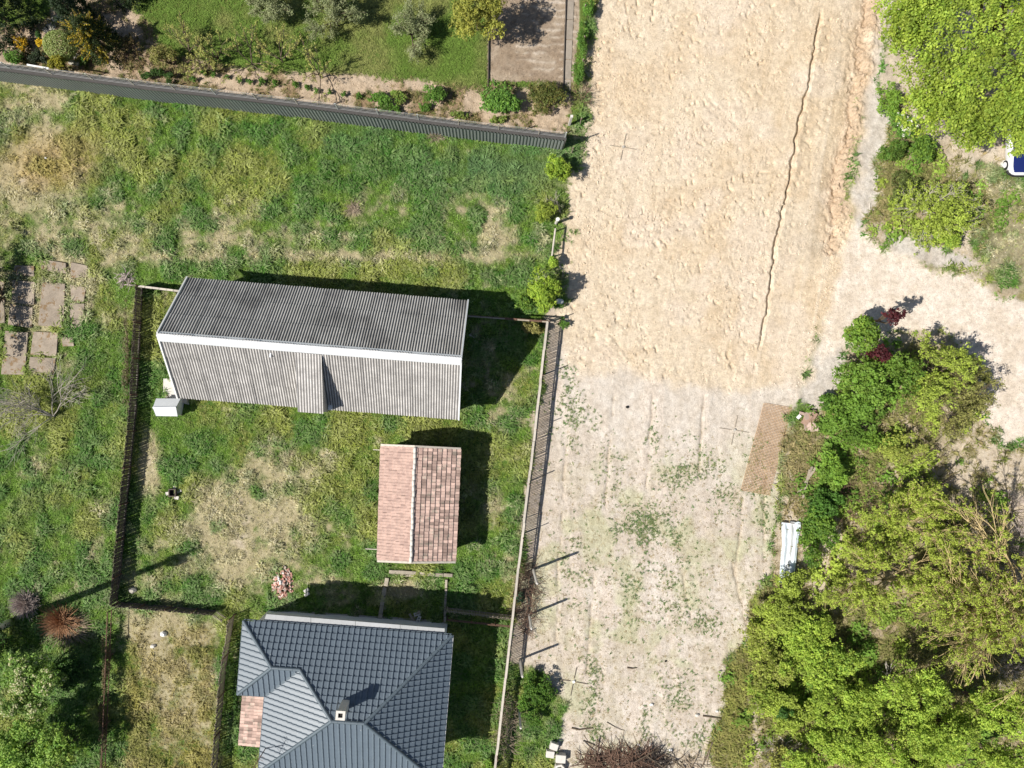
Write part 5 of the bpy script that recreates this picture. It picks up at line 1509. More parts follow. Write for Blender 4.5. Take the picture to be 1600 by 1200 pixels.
# ------------------------------------------------------------------ vegetation
G_LIME, G_LIME2 = (.42, .53, .08), (.22, .35, .046)
G_YEL, G_YEL2 = (.40, .44, .09), (.27, .34, .065)
G_MID, G_MID2 = (.16, .30, .045), (.08, .18, .03)
G_OLI, G_OLI2 = (.27, .27, .08), (.17, .19, .05)
G_DRK, G_DRK2 = (.03, .055, .018), (.018, .036, .014)
G_GOLD, G_GOLD2 = (.62, .45, .04), (.36, .33, .04)
G_PALE, G_PALE2 = (.34, .36, .20), (.22, .27, .12)

def leaf_quads(C, rc, nleaf, ls, c1, c2, upb=.75, shape=.6):
    n = len(C)
    g = rng.normal(size=(n, nleaf, 3)); g /= np.linalg.norm(g, axis=2, keepdims=True)
    rr = np.asarray(rc).reshape(-1, 1, 1) if np.ndim(rc) else rc
    pos = C[:, None, :] + g * rr * rng.random((n, nleaf, 1)) ** .45
    nrm = g * .7 + rng.normal(size=g.shape) * .45; nrm[..., 2] += upb
    nrm /= np.linalg.norm(nrm, axis=2, keepdims=True)
    t = np.cross(nrm, rng.normal(size=g.shape)); t /= np.linalg.norm(t, axis=2, keepdims=True) + 1e-9
    b = np.cross(nrm, t)
    a = ls * (.65 + .7 * rng.random((n, nleaf, 1))) / 2
    fold = nrm * a * .22
    V = np.stack([pos - t * a, pos + b * a * shape + fold, pos + t * a, pos - b * a * shape + fold], 2)
    k = np.clip(rng.random((n, 1, 1)) * .8 + rng.random((n, nleaf, 1)) * .5 - .15, 0, 1)
    tint = np.asarray(c1) * (1 - k) + np.asarray(c2) * k
    tint = tint * (.78 + .44 * rng.random((n, nleaf, 1)))
    return V.reshape(-1, 4, 3), tint.reshape(-1, 3)

def lobe_clusters(cen, rad, n, nl, lobe=.45, low=-.35):
    cen, rad = np.asarray(cen, float), np.asarray(rad, float)
    d = rng.normal(size=(nl, 3)); d /= np.linalg.norm(d, axis=1, keepdims=True)
    d[:, 2] = np.abs(d[:, 2]) * np.where(rng.random(nl) < .75, 1, -.5)
    if nl >= 60:                       # big crowns: lobes spread evenly so that no sector stays empty
        i = np.arange(nl) + .5; zz = 1 - 1.25 * i / nl; ph = i * 2.39996 + rng.normal(0, .15, nl); rr = np.sqrt(np.clip(1 - zz * zz, 0, 1))
        d = np.stack([rr * np.cos(ph), rr * np.sin(ph), zz], -1)
        lc = d * (.55 + .30 * rng.random((nl, 1)))
    else: lc = d * (.35 + .38 * rng.random((nl, 1)))
    lr = lobe * (.65 + .65 * rng.random(nl))
    k = rng.integers(0, nl, n)
    g = rng.normal(size=(n, 3)); g[:, 2] = np.where(g[:, 2] < low, -g[:, 2], g[:, 2])
    g /= np.linalg.norm(g, axis=1, keepdims=True)
    p = lc[k] + g * (lr[k] * (.55 + .45 * rng.random(n)))[:, None]
    return cen + p * rad, cen + lc * rad, (.74 + .5 * rng.random(nl))[k]

def plant(name, label, cat, px, py, rx, ry, h, cols, n, rc=.17, nleaf=12, ls=.13, nl=9, lobe=.45, low_frac=.12, group=None, bark=None, stem='stem', trunk_r=None, extra=None):
    hc = h * .58
    c = at(px, py, hc)
    k = (CAM_H - hc) / F_PX
    out_ = Vector((c.x, c.y, 0))
    out_ = out_.normalized() * min(.4 * rx * k, hc * out_.length / CAM_H) if h > 3.2 else Vector((0, 0, 0))
    root = Vector((c.x, c.y, 0)) + out_
    t = thing(name, label, cat, root, group)
    rad = (rx * k * 1.14, ry * k * 1.14, h * (1 - low_frac) / 2)
    cen = (-out_.x, -out_.y, h * (1 + low_frac) / 2)
    C, L, LT = lobe_clusters(cen, rad, n, nl, lobe)
    C[:, 2] = np.maximum(C[:, 2], .06)
    V, T = leaf_quads(C, rc, nleaf, ls, *cols)
    T = T * np.repeat(LT, nleaf)[:, None]
    if extra:
        ec, frac = extra
        m = rng.random(len(C)) < frac
        V2, T2 = leaf_quads(C[m] + np.array((0, 0, rc * .8)), rc * .7, 14, ls * .8, ec, ec)
        V, T = np.concatenate([V, V2]), np.concatenate([T, T2])
    link_mesh('crown', quads_mesh('crown', V, LEAF, T), t)
    mb = MB(); tr = trunk_r or .018 * h + .012
    if h > 3.2:
        fork = Vector((R.gauss(0, .1), R.gauss(0, .1), h * .28))
        mb.tube([(0, 0, -.05), fork * .6, fork], [tr * 1.3, tr, tr * .9], 7)
    else: fork = Vector((0, 0, .05))
    for q in L[:14]:
        q = Vector(q); m_ = fork.lerp(q, .5) + Vector((R.gauss(0, .08), R.gauss(0, .08), .1)) * (h / 3)
        mb.tube([fork, m_, q, q + (q - m_) * .12], [tr * .7, tr * .5, tr * .32, tr * .12], 5)
    v0 = mb.v; mb.v = [(x_ + root.x, y_ + root.y, z_) for x_, y_, z_ in v0]
    mb.build('trunk' if h > 3.2 else stem, bark or BARK, t)
    return t

def rv(): 
    v = Vector((R.gauss(0, 1), R.gauss(0, 1), R.gauss(0, 1))); return v.normalized()
def grow(p, d, L, r, lev, maxl, segs, tips, spread, up, kids, shrink=.68, wob=.22):
    pts = [p]; cur = d
    for i in range(3):
        cur = (cur + rv() * wob + Vector((0, 0, up))).normalized()
        pts.append(pts[-1] + cur * (L / 3))
    segs.append((pts, [r, r * .86, r * .72, r * .5], lev))
    if lev == maxl:
        tips += [pts[-1], pts[2]]; return
    for k in range(kids):
        f = R.uniform(.3, 1.0) if k else 1.0
        i = min(2, int(f * 3)); s = pts[i].lerp(pts[i + 1], f * 3 - i)
        nd = (cur + rv() * (spread if k else spread * .4)).normalized()
        grow(s, nd, L * shrink * R.uniform(.75, 1.2), r * (.62 if k else .72) * (1 - .25 * (1 - f)), lev + 1, maxl, segs, tips, spread, up, kids, shrink, wob)

def branchy(name, label, cat, root, dirs, L, r, maxl, kids, spread, up, bark, cols=None, rc=.17, nleaf=12, ls=.12, leaf_p=1.0, trunk_h=0.0, group=None, shrink=.68, tw_min=.006):
    t = thing(name, label, cat, root, group)
    segs, tips = [], []
    base = Vector(root) + Vector((0, 0, trunk_h))
    mb = MB()
    if trunk_h: mb.tube([Vector(root) - Vector((0, 0, .1)), Vector(root) + Vector((.03, .02, trunk_h * .5)), base], [r * 1.5, r * 1.25, r * 1.1], 8)
    for d in dirs: grow(base, Vector(d).normalized(), L * R.uniform(.8, 1.15), r, 0, maxl, segs, tips, spread, up, kids, shrink)
    tw = MB()
    for pts, rad, lev in segs:
        pts = [Vector((p.x, p.y, max(.04, p.z))) for p in pts]
        (mb if lev <= 1 else tw).tube(pts, [max(tw_min, q) for q in rad], 6 if lev == 0 else 5 if lev == 1 else 4 if lev == 2 else 3, lev < 2)
    mb.build('trunk' if trunk_h else 'stem', bark, t, smooth=True)
    if tw.v: setp(tw.build('branches', bark, t), kind='stuff')
    if cols:
        C = np.array([tuple(p) for p in tips if R.random() < leaf_p]) - np.array(tuple(root))
        V, T = leaf_quads(C, rc, nleaf, ls, *cols)
        link_mesh('crown', quads_mesh('crown', V, LEAF, T), t)
    return t

# ---------- garden
def conifer(name, label, px, py, rp, h, cols, n, tips=None, pw=.75):
    """foliage to the ground on a rounded cone standing at px, py"""
    b = at(px, py); rw = rp * CAM_H / F_PX; t = thing(name, label, 'tree', b)
    z = h * rng.random(n) ** 1.25; a = rng.uniform(0, 2 * np.pi, n)
    bump = 1 + .22 * np.sin(a * 5 + z * 2.1) + .15 * np.sin(a * 9 - z * 3.7)
    r_ = rw * (1 - (z / h) ** 1.3) ** pw * (.72 + .28 * rng.random(n)) * bump
    C = np.stack([r_ * np.cos(a), r_ * np.sin(a), z + .08], -1)
    V, T = leaf_quads(C, .17, 12, .11, *cols)
    link_mesh('crown', quads_mesh('crown', V, LEAF, T), t)
    MB().tube([b, b + Vector((0, 0, h * .9))], [.12, .03], 7).build('trunk', BARK, t)
    return t, b
conifer('conifer', 'broad dark conifer in the top left corner of the garden', 14, 34, 52, 5.0, (G_DRK, G_DRK2), 1300)
conifer('conifer', 'dark conifer at the upper edge above the stepping stones', 206, -8, 27, 4.4, (G_DRK, G_DRK2), 460)
conifer('conifer', 'round dark green conifer behind the golden conifer', 131, 34, 25, 3.8, (G_DRK, (.025, .045, .02)), 620, pw=.55)
# clipped variegated ball
c = at(93, 71, .95); t = thing('topiary_ball', 'clipped pale green variegated ball shrub', 'shrub', (c.x, c.y, 0))
n = 2600; g_ = rng.normal(size=(n, 3)); g_ /= np.linalg.norm(g_, axis=1, keepdims=True)
C = g_ * np.array((1.0, .95, .85)) * (.95 + .06 * rng.random((n, 1))) + np.array((0, 0, .9)); C = C[C[:, 2] > .1]
V, T = leaf_quads(C, .05, 5, .075, (.52, .56, .25), (.26, .36, .11), .35)
link_mesh('crown', quads_mesh('crown', V, LEAF, T), t)
MB().tube([(c.x, c.y, 0), (c.x, c.y, .5)], .05, 6).build('stem', BARK, t)
# golden conifer with feathery arms
t, b0 = conifer('golden_conifer', 'tall dark green conifer with feathery golden arms', 167, 76, 30, 4.0, ((.06, .085, .02), (.03, .05, .016)), 620, pw=.6)
CC = []; mb = MB()
for i in range(80):
    a = R.uniform(1.5, 5.6) if R.random() < .8 else R.uniform(0, 6.283); e_ = R.uniform(.15, 1.1)
    d = Vector((math.cos(a) * math.cos(e_), math.sin(a) * math.cos(e_), math.sin(e_)))
    zb = R.uniform(.5, 3.8); o = Vector((math.cos(a), math.sin(a), 0)) * .95 * (1 - zb / 4.6) + Vector((0, 0, zb)); L = R.uniform(.55, 1.05)
    mb.tube([b0 + o, b0 + o + d * L], [.03, .008], 4, False)
    for k in range(9):
        f = k / 8; CC.append(tuple(o + d * (L * f) + Vector((0, 0, -.12 * f * f))) + (.15 * (1.15 - f),))
CC = np.array(CC)
V, T = leaf_quads(CC[:, :3], CC[:, 3], 9, .11, G_GOLD, (.20, .21, .03), .6, .4)
link_mesh('golden_tips', quads_mesh('golden_tips', V, LEAF, T), t); mb.build('arms', BARK, t)
plant('flowering_shrub', 'bright yellow flowering shrub in the dark corner bed', 'shrub', 32, 66, 13, 13, 1.0, ((.62, .40, .02), (.42, .28, .02)), 150, .12, 10, .10, 6)
plant('flowering_shrub', 'bright yellow shrub tucked against the clipped ball', 'shrub', 66, 71, 8, 11, .8, ((.70, .50, .03), (.5, .36, .02)), 90, .10, 10, .09, 4)
plant('flowering_shrub', 'olive yellow shrub leaning over the grey fence', 'shrub', 93, 101, 16, 13, 2.0, ((.36, .33, .03), (.22, .22, .03)), 200, .12, 10, .11, 6)
plant('shrub', 'small round green box shrub by the stepping stones', 'shrub', 60, 57, 8, 7, .8, (G_MID2, (.04, .09, .03)), 110, .09, 10, .06, 4)
plant('shrub', 'mid green shrub by the fence in the left corner', 'shrub', 24, 91, 15, 11, 1.3, (G_MID, G_MID2), 190, .12, 10, .09, 6)
plant('shrub', 'dark purple green shrub between ball and fence', 'shrub', 59, 92, 16, 11, 1.2, ((.05, .06, .04), G_DRK), 190, .12, 10, .09, 6)
plant('shrub', 'small green plant with reddish soil around it', 'shrub', 128, 97, 8, 6, .6, (G_MID, G_MID2), 50, .1, 8, .09, 4)
branchy('rose_bush', 'brown twiggy bush with few leaves beside the golden conifer', 'shrub', at(211, 84), [(R.gauss(0, .7), R.gauss(0, .7), .8) for _ in range(7)], .8, .02, 2, 4, .7, .05, M_TW, ((.20, .14, .06), (.12, .10, .04)), .08, 5, .09)
plant('shrub', 'olive leafed airy shrub right of the brown twiggy bush', 'shrub', 258, 90, 22, 20, 2.0, (G_OLI, (.24, .22, .07)), 210, .13, 9, .10, 8)
for k, (px_, py_, rx, ry, lb) in enumerate(((228, 118, 9, 7, 'dark low clipped shrub nearest the golden conifer'), (247, 116, 12, 9, 'dark low clipped shrub in the middle of three by the fence'), (266, 121, 11, 9, 'dark low clipped shrub rightmost of three by the fence'))):
    plant('clipped_shrub', lb, 'shrub', px_, py_, rx, ry, .8, (G_MID2, G_DRK), 130, .09, 10, .07, 4, group='dark clipped shrubs by the fence')
fr = (((.36, .40, .10), (.46, .43, .15)))
for k, (px_, py_, L, lb) in enumerate(((300, 84, 1.1, 'young yellow leafed fruit tree nearest the twiggy shrubs'), (345, 96, 1.2, 'young yellow leafed fruit tree above the reddish soil'), (397, 104, 1.25, 'young yellow leafed fruit tree with pale stones at its foot'),
                                       (442, 98, 1.0, 'small yellow leafed fruit tree at the lawn edge'), (502, 122, 1.25, 'young yellow leafed fruit tree casting long thin shadows on the lawn'), (325, 112, .8, 'low yellow leafed fruit bush close to the fence'))):
    branchy('fruit_tree', lb, 'tree', at(px_, py_), [(-.15 + R.gauss(0, .75), .25 + R.gauss(0, .75), .8) for _ in range(6)], L, .034, 2, 4, .55, .05, BARK, fr, .10, 8, .085, .6, .45, 'young fruit trees along the garden bed')
for px_, py_, r_, lb in ((520, 22, 30, 'pale blossoming tree left on the garden lawn'), (640, 42, 26, 'pale blossoming tree right on the garden lawn'), (418, 4, 24, 'pale grey green shrub at the top edge of the lawn')):
    c = at(px_, py_, 1.8)
    branchy('blossom_tree', lb, 'tree', (c.x, c.y, 0), [(R.gauss(0, .8), R.gauss(0, .8), .9) for _ in range(7)], r_ * .042, .04, 2, 6, .75, .06, BARK, (G_PALE, G_PALE2), .22, 16, .09, 1.0, .6, 'pale blossoming trees')
plant('leafy_tree', 'full yellow green tree shading the vegetable plot', 'tree', 747, 32, 48, 42, 5.2, ((.38, .37, .07), (.24, .27, .055)), 620, .19, 13, .13, 12, .42)
for k, (px_, py_, rx, ry, h, co, lb) in enumerate(((597, 158, 18, 14, .9, (G_MID, G_MID2), 'bright green berry bush left in the bed'), (622, 150, 14, 11, .8, ((.2, .22, .06), G_MID), 'yellowish berry bush second in the bed'), (675, 148, 24, 14, 1.2, (G_MID, G_MID2), 'green berry bush with dark leaves before the hedge'),
        (662, 165, 10, 8, .6, (G_MID, G_MID2), 'low green plant just above the fence wires'), (618, 172, 12, 7, .7, (G_MID, G_MID2), 'low leafy green plant by the fence posts'), (720, 180, 16, 6, .6, (G_MID, G_OLI), 'low green strip of plants along the fence wires'), (778, 186, 14, 7, .6, (G_OLI, G_MID), 'olive low plant under the berry hedge'))):
    plant('berry_bush', lb, 'shrub', px_, py_, rx, ry, h, co, int(rx * ry * .7), .12, 9, .11, 6, group='berry bushes in the garden bed')
plant('berry_hedge', 'bright green leafy left half of the berry hedge', 'hedge', 782, 151, 38, 25, 1.5, (G_MID, (.09, .20, .04)), 520, .14, 11, .13, 12, .4)
plant('berry_hedge', 'olive reddish right half of the berry hedge', 'hedge', 850, 155, 40, 24, 1.6, ((.20, .18, .05), (.10, .15, .035)), 560, .14, 11, .10, 12, .4)
for k, (px_, py_, rx, ry, lb) in enumerate(((919, 14, 8, 16, 'uppermost stretch of the thin green road hedge'), (911, 60, 9, 28, 'middle stretch of the thin green road hedge'), (904, 112, 8, 24, 'lowest stretch of the thin green road hedge'))):
    plant('road_hedge', lb, 'hedge', px_, py_, rx, ry, 1.1, (G_MID, G_MID2), 190, .12, 10, .10, 8, group='thin hedge along the road')
branchy('bare_bush', 'leafless reddish bush at the road side of the berry hedge', 'shrub', at(906, 158), [(.6 + R.gauss(0, .4), R.gauss(0, .7), .7) for _ in range(8)], .7, .018, 2, 4, .6, .02, M_TW)
# seedlings in the bed
ORD = 'first second third fourth fifth sixth seventh eighth ninth tenth eleventh twelfth thirteenth fourteenth'.split()
spots_ = [(302, 122, .9), (319, 117, 1), (338, 119, 1), (356, 121, .9), (376, 126, 1), (392, 128, 1), (409, 130, 1.2), (430, 133, 1.1), (462, 136, 1.1), (480, 140, 1), (497, 143, 1), (518, 145, .9), (540, 150, 1), (560, 152, 1.1)]
sd = plant('seedling', 'leftmost small green seedling in the garden bed row', 'plant', 302, 122, 5, 4, .4, (G_MID, G_MID2), 22, .10, 7, .10, 3, group='seedlings in the garden bed')
for k, (px_, py_, s_) in enumerate(spots_[1:], 1):
    o = sd.copy(); COL.objects.link(o); o.location = at(px_, py_); o.rotation_euler = (0, 0, R.uniform(0, 6.28)); o.scale = (s_, s_, s_)
    o['label'] = 'rightmost small green seedling in the garden bed row' if k == 13 else ORD[k] + ' small green seedling from the left in the garden bed row'
    for ch in list(sd.children):
        c_ = ch.copy(); COL.objects.link(c_); c_.parent = o

# ---------- shrubs along the meadow fence line
YG = ((.38, .50, .06), (.22, .36, .045))
plant('yellow_green_shrub', 'yellow green shrub just below the end of the grey fence', 'shrub', 873, 270, 23, 26, 2.2, YG, 260, .14, 11, .12, 9, group='shrubs along the road edge')
plant('yellow_green_shrub', 'yellow green shrub left of the pale round post', 'shrub', 853, 331, 16, 20, 1.6, ((.36, .44, .06), (.22, .30, .05)), 160, .13, 10, .11, 7, group='shrubs along the road edge')
plant('yellow_green_shrub', 'small yellow green shrub at the lower end of the log rail', 'shrub', 862, 414, 10, 14, 1.3, YG, 110, .12, 10, .11, 6, group='shrubs along the road edge')
plant('yellow_green_shrub', 'tallest yellow green shrub above the corner of the rail fence', 'shrub', 848, 454, 25, 34, 3.0, YG, 420, .15, 12, .13, 12, group='shrubs along the road edge')
plant('yellow_green_shrub', 'green shrub reaching into the barn shadow', 'shrub', 821, 467, 22, 17, 1.9, ((.20, .30, .04), G_MID2), 200, .14, 11, .12, 8, group='shrubs along the road edge')
plant('yellow_green_shrub', 'olive shrub growing through the rail fence corner', 'shrub', 833, 512, 15, 12, 1.6, (G_OLI, (.28, .25, .09)), 170, .13, 10, .11, 7, group='shrubs along the road edge')
plant('weed_clump', 'green weed clump at the foot of the corner fence on the road edge', 'plant', 882, 505, 9, 9, .5, (G_MID, G_MID2), 60, .1, 8, .1, 5)
branchy('bare_bush', 'leafless bush between shrub and pale round post', 'shrub', at(868, 315), [(R.gauss(0, .6), R.gauss(0, .6), .7) for _ in range(7)], .6, .016, 2, 4, .6, .03, BARK_G)
plant('green_bush', 'vivid green bush among the tall posts', 'shrub', 836, 1092, 32, 44, 1.3, ((.14, .26, .035), (.06, .15, .02)), 560, .15, 11, .12, 22, .25)
plant('green_bush', 'small bluish green weed by the lot fence', 'plant', 812, 932, 8, 11, .8, ((.09, .18, .10), (.06, .12, .06)), 70, .11, 8, .12, 5)
plant('green_bush', 'small green weed patch by the corner of the picket fence', 'plant', 767, 1195, 14, 12, .9, (G_MID, G_LIME2), 120, .12, 9, .11, 5)

# ---------- left edge and bottom left
branchy('bare_tree', 'spreading leafless grey tree left of the picket fence', 'tree', at(88, 650), [(R.gauss(0, 1), R.gauss(0, 1), .4) for _ in range(11)], 1.75, .035, 3, 4, .8, .02, BARK_G, trunk_h=.4, shrink=.70, tw_min=.006)
branchy('bare_shrub', 'leafless grey shrub at the left edge beside the slabs', 'shrub', at(-8, 420), [(R.gauss(0, .6), R.gauss(0, .6), .8) for _ in range(9)], 1.2, .04, 3, 4, .6, .03, BARK_G, shrink=.72, tw_min=.009)
plant('dark_hedge', 'dark shaded hedge at the left edge', 'hedge', -14, 460, 20, 90, 2.2, (G_DRK, G_MID2), 520, .16, 11, .12, 12)
c = at(40, 941)
def dry_bush(label, px_, py_, rad, h, m, n_, squash=1.0):
    c = at(px_, py_); t = thing('dry_bush', label, 'bush', c); mb = MB()
    for i in range(n_):
        a, e_ = R.uniform(0, 6.283), R.uniform(.12, 1.35)
        d = Vector((math.cos(a) * math.cos(e_), math.sin(a) * math.cos(e_) * squash, math.sin(e_) * h / rad)) * rad * R.uniform(.75, 1.1)
        s_ = c + Vector((R.gauss(0, .1), R.gauss(0, .1), .02))
        mb.tube([s_, s_ + d * .55 + Vector((R.gauss(0, .06), R.gauss(0, .06), .05)), s_ + d], [.016, .013, .006], 3, False)
    mb.build('twigs', m, t); return t
dry_bush('ball shaped dry greyish pink bush', 43, 941, 1.05, 1.1, BARK_P, 760)
dry_bush('wide dry rust brown bush crossed by the pole shadow', 100, 968, 1.6, 1.3, BARK_R, 520, .8)
dry_bush('tan outer fringe of dead stems under the rust brown bush', 105, 982, 2.1, .5, M_TW2, 420, .75)
dry_bush('small dry bush at the foot of the grey fence', 682, 213, .7, .6, M_TW2, 120)
dry_bush('tuft of tan dry stems in the middle of the meadow', 552, 327, .7, .35, M_TW2, 130)
plant('hawthorn_tree', 'leafy tree with creamy tips in the lower left corner', 'tree', 46, 1066, 62, 52, 4.6, ((.30, .42, .11), (.12, .24, .04)), 620, .22, 14, .15, 16, .3, extra=((.60, .60, .36), .22))
plant('hawthorn_tree', 'dense green tree at the bottom left corner', 'tree', 44, 1166, 76, 56, 5.0, ((.30, .43, .08), (.12, .25, .04)), 760, .23, 15, .15, 18, .3)
plant('hawthorn_tree', 'dark green tree at the left edge behind the creamy tipped tree', 'tree', -12, 1012, 40, 40, 3.1, (G_DRK, G_MID2), 600, .18, 12, .12, 10)
plant('shrub', 'small pale leafed shrub in the tree shadow', 'shrub', 112, 1160, 20, 20, 1.6, ((.17, .22, .08), G_MID2), 150, .14, 10, .11, 8)
plant('shrub', 'mid green undergrowth beside the shaded hedge trees', 'shrub', 105, 1050, 34, 24, .8, (G_MID2, (.05, .10, .03)), 300, .14, 10, .12, 9)
plant('vine', 'dry leafed vine climbing on the wire fence', 'vine', 166, 1030, 7, 60, 1.3, ((.22, .17, .10), (.13, .12, .05)), 260, .10, 7, .08, 14, .3)
plant('vine', 'dry leafed vine along the upper picket fence', 'vine', 197, 560, 6, 95, .7, ((.25, .20, .12), (.15, .14, .07)), 240, .10, 7, .08, 16, .3)
plant('vine', 'brown dry vine along the lower wire fence', 'vine', 160, 1140, 7, 60, 1.2, ((.16, .12, .07), (.10, .09, .04)), 240, .10, 7, .08, 14, .3)
plant('hedge_strip', 'dark ground ivy along the brown picket fence', 'hedge', 372, 1060, 9, 100, .35, (G_MID2, G_DRK), 380, .12, 9, .09, 18, .3)

# ---------- right side
plant('large_tree', 'huge lime green tree filling the upper right corner', 'tree', 1532, 72, 176, 178, 11.5, ((.37, .46, .065), (.20, .31, .04)), 4700, .31, 18, .165, 105, .165, .25, trunk_r=.28)
plant('green_shrub', 'low green fringe bush at the left foot of the huge tree', 'shrub', 1388, 158, 20, 26, 1.6, (G_MID, G_LIME2), 190, .15, 11, .12, 9)
plant('green_shrub', 'green bush at the top edge beside the grey verge', 'shrub', 1418, 22, 24, 30, 2.0, (G_MID, G_LIME2), 220, .15, 11, .12, 9)
plant('flowering_bush', 'green bush with white blossom at the foot of the huge tree', 'shrub', 1410, 196, 26, 20, 2.2, (G_MID, G_MID2), 240, .15, 11, .12, 8, extra=((.80, .80, .72), .22))
plant('green_shrub', 'green shrub below the white blossom bush', 'shrub', 1392, 238, 26, 16, 1.8, ((.15, .22, .04), G_MID2), 230, .15, 11, .12, 8)
plant('green_shrub', 'mid green shrub right of the white blossom bush', 'shrub', 1440, 232, 28, 22, 2.2, (G_LIME2, G_MID2), 280, .15, 11, .13, 9)
plant('green_shrub', 'low green shrub between verge and dry patch', 'shrub', 1412, 292, 34, 22, 1.3, ((.15, .19, .05), (.10, .13, .04)), 200, .15, 10, .12, 9)
branchy('small_tree', 'small tree with grey limbs and sparse yellow green leaves', 'tree', at(1440, 335), [(R.gauss(0, 1), R.gauss(0, .6), .6) for _ in range(9)], 1.3, .04, 3, 5, .65, .03, BARK_G, (G_LIME, G_YEL2), .15, 9, .12, .45, .9)
plant('green_shrub', 'yellow green shrub with a feathery dark shadow', 'shrub', 1462, 348, 44, 30, 4.2, (G_LIME, G_YEL2), 260, .17, 11, .13, 14, .35, .35)
plant('green_shrub', 'yellow green shrub at the edge of the pale track', 'shrub', 1482, 372, 32, 18, 1.8, (G_LIME, G_LIME2), 170, .16, 11, .13, 8)
plant('sapling', 'bright green maple sapling nearest the graded road', 'tree', 1346, 524, 30, 34, 4.2, (G_MID, (.20, .29, .04)), 300, .19, 11, .17, 11, .42)
plant('sapling', 'broad bright green maple in the middle of the thicket', 'tree', 1372, 592, 62, 40, 5.0, (G_MID, (.17, .26, .04)), 620, .20, 12, .17, 14, .4)
plant('sapling', 'bright green maple at the lower end of the thicket', 'tree', 1328, 648, 46, 42, 4.5, (G_MID, (.15, .25, .035)), 480, .20, 12, .17, 12, .42)
plant('copper_sapling', 'upper clump of dark red leaves in the thicket', 'tree', 1381, 496, 12, 13, 4.6, ((.12, .025, .03), (.06, .015, .02)), 60, .17, 10, .15, 4, .5, .4)
plant('copper_sapling', 'lower clump of dark red leaves in the thicket', 'tree', 1362, 552, 19, 11, 5.2, ((.12, .025, .03), (.06, .015, .02)), 80, .17, 10, .15, 5, .5, .4)
branchy('small_tree', 'open olive leafed tree shading the pale track', 'tree', at(1420, 566), [(.55 + R.gauss(0, .8), R.gauss(0, .8), .9) for _ in range(8)], 1.7, .035, 3, 5, .6, .05, BARK, (G_LIME, G_YEL2), .16, 10, .13, .5, 1.2)
branchy('small_tree', 'olive brown leafed tree below the open olive one', 'tree', at(1455, 625), [(.3 + R.gauss(0, .9), R.gauss(0, .9), .8) for _ in range(8)], 1.4, .035, 3, 5, .65, .04, BARK, ((.33, .33, .10), (.24, .24, .08)), .15, 9, .12, .5, 1.0)
plant('green_shrub', 'small green shrub against the grey verge mound', 'shrub', 1300, 628, 26, 16, 1.4, (G_MID, G_MID2), 200, .15, 11, .13, 8)
plant('green_shrub', 'olive shrub at the right end of the thicket beside the track', 'shrub', 1530, 588, 20, 26, 1.8, (G_OLI, G_OLI2), 160, .15, 10, .12, 8)
plant('green_shrub', 'airy yellow green shrub right of the scrap heap', 'shrub', 1405, 695, 48, 26, 2.4, (G_YEL, G_YEL2), 250, .16, 10, .12, 12, .38)
plant('green_shrub', 'yellow green shrub fringe under the maples', 'shrub', 1352, 690, 40, 18, 2.0, (G_LIME2, G_MID), 240, .16, 10, .13, 10)
plant('green_shrub', 'bright green shrub right of the crossed planks', 'shrub', 1300, 735, 22, 28, 2.4, (G_MID, G_LIME2), 280, .17, 11, .15, 9)
plant('green_shrub', 'dark green shrub above the white metal sheet', 'shrub', 1288, 785, 26, 24, 2.4, ((.09, .19, .03), G_MID2), 290, .17, 11, .15, 9)
plant('green_shrub', 'yellow green shrub right of the white metal sheet', 'shrub', 1276, 842, 30, 40, 2.8, (G_LIME2, G_MID2), 420, .17, 12, .14, 11)
plant('green_shrub', 'yellow leafed shrub overhanging the lower end of the white sheet', 'shrub', 1236, 912, 34, 26, 2.3, (G_LIME, G_YEL2), 280, .16, 11, .12, 10, .38)
# dark bare tree standing in the scrub
branchy('bare_tree', 'dark leafless tree with nest-like clumps in the dry scrub', 'tree', at(1487, 838), [(-.05, .5, .62), (-.25, .55, .5), (.18, .5, .5), (-.4, .45, .4), (.3, .42, .45), (-.1, .7, .4)], 1.9, .06, 3, 3, .5, .02, mat('dark_bark', (.085, .07, .05), .95, var=.3, vscale=6), ((.12, .12, .05), (.09, .08, .045)), .11, 5, .09, .6, .6)
for k, (px_, py_, lb) in enumerate(((1465, 697, 'highest dark clump in the bare tree'), (1478, 708, 'dark clump just below the highest one in the bare tree'), (1488, 742, 'dark clump in the middle of the bare tree'), (1482, 750, 'lowest dark clump in the bare tree'), (1452, 716, 'leftmost dark clump in the bare tree'))):
    c = at(px_, py_, 2.6); t = thing('nest', lb, 'nest', c, 'dark clumps in the bare tree'); mb = MB()
    for i in range(40):
        d = rv(); d.z *= .6; mb.beam(c + d * .2, c + (d + rv() * .9) * .17, .014, .014)
    mb.build('twigs', mat('nest_twigs', (.035, .028, .022), .95), t)
    b0 = MB().tube([c, c + Vector((.05, -.25, -.5)), c + Vector((.02, -.6, -1.4))], [.02, .025, .03], 4).build('branch', BARK, t)
# grey leafless thicket at the right edge
for k, (px_, py_, lb) in enumerate(((1580, 800, 'grey leafless thicket at the right edge of the dry scrub'), (1588, 865, 'grey leafless thicket beside the ochre limbed tree'), (1565, 1040, 'grey purple leafless thicket in the lower right'), (1330, 775, 'reddish brown leafless undergrowth left of the bare tree'))):
    branchy('thicket', lb, 'thicket', at(px_, py_), [(R.gauss(0, .9), R.gauss(0, .9), .6) for _ in range(12)], .95, .016, 3, 3, .8, .02, BARK_P if k < 3 else M_TW, tw_min=.008)
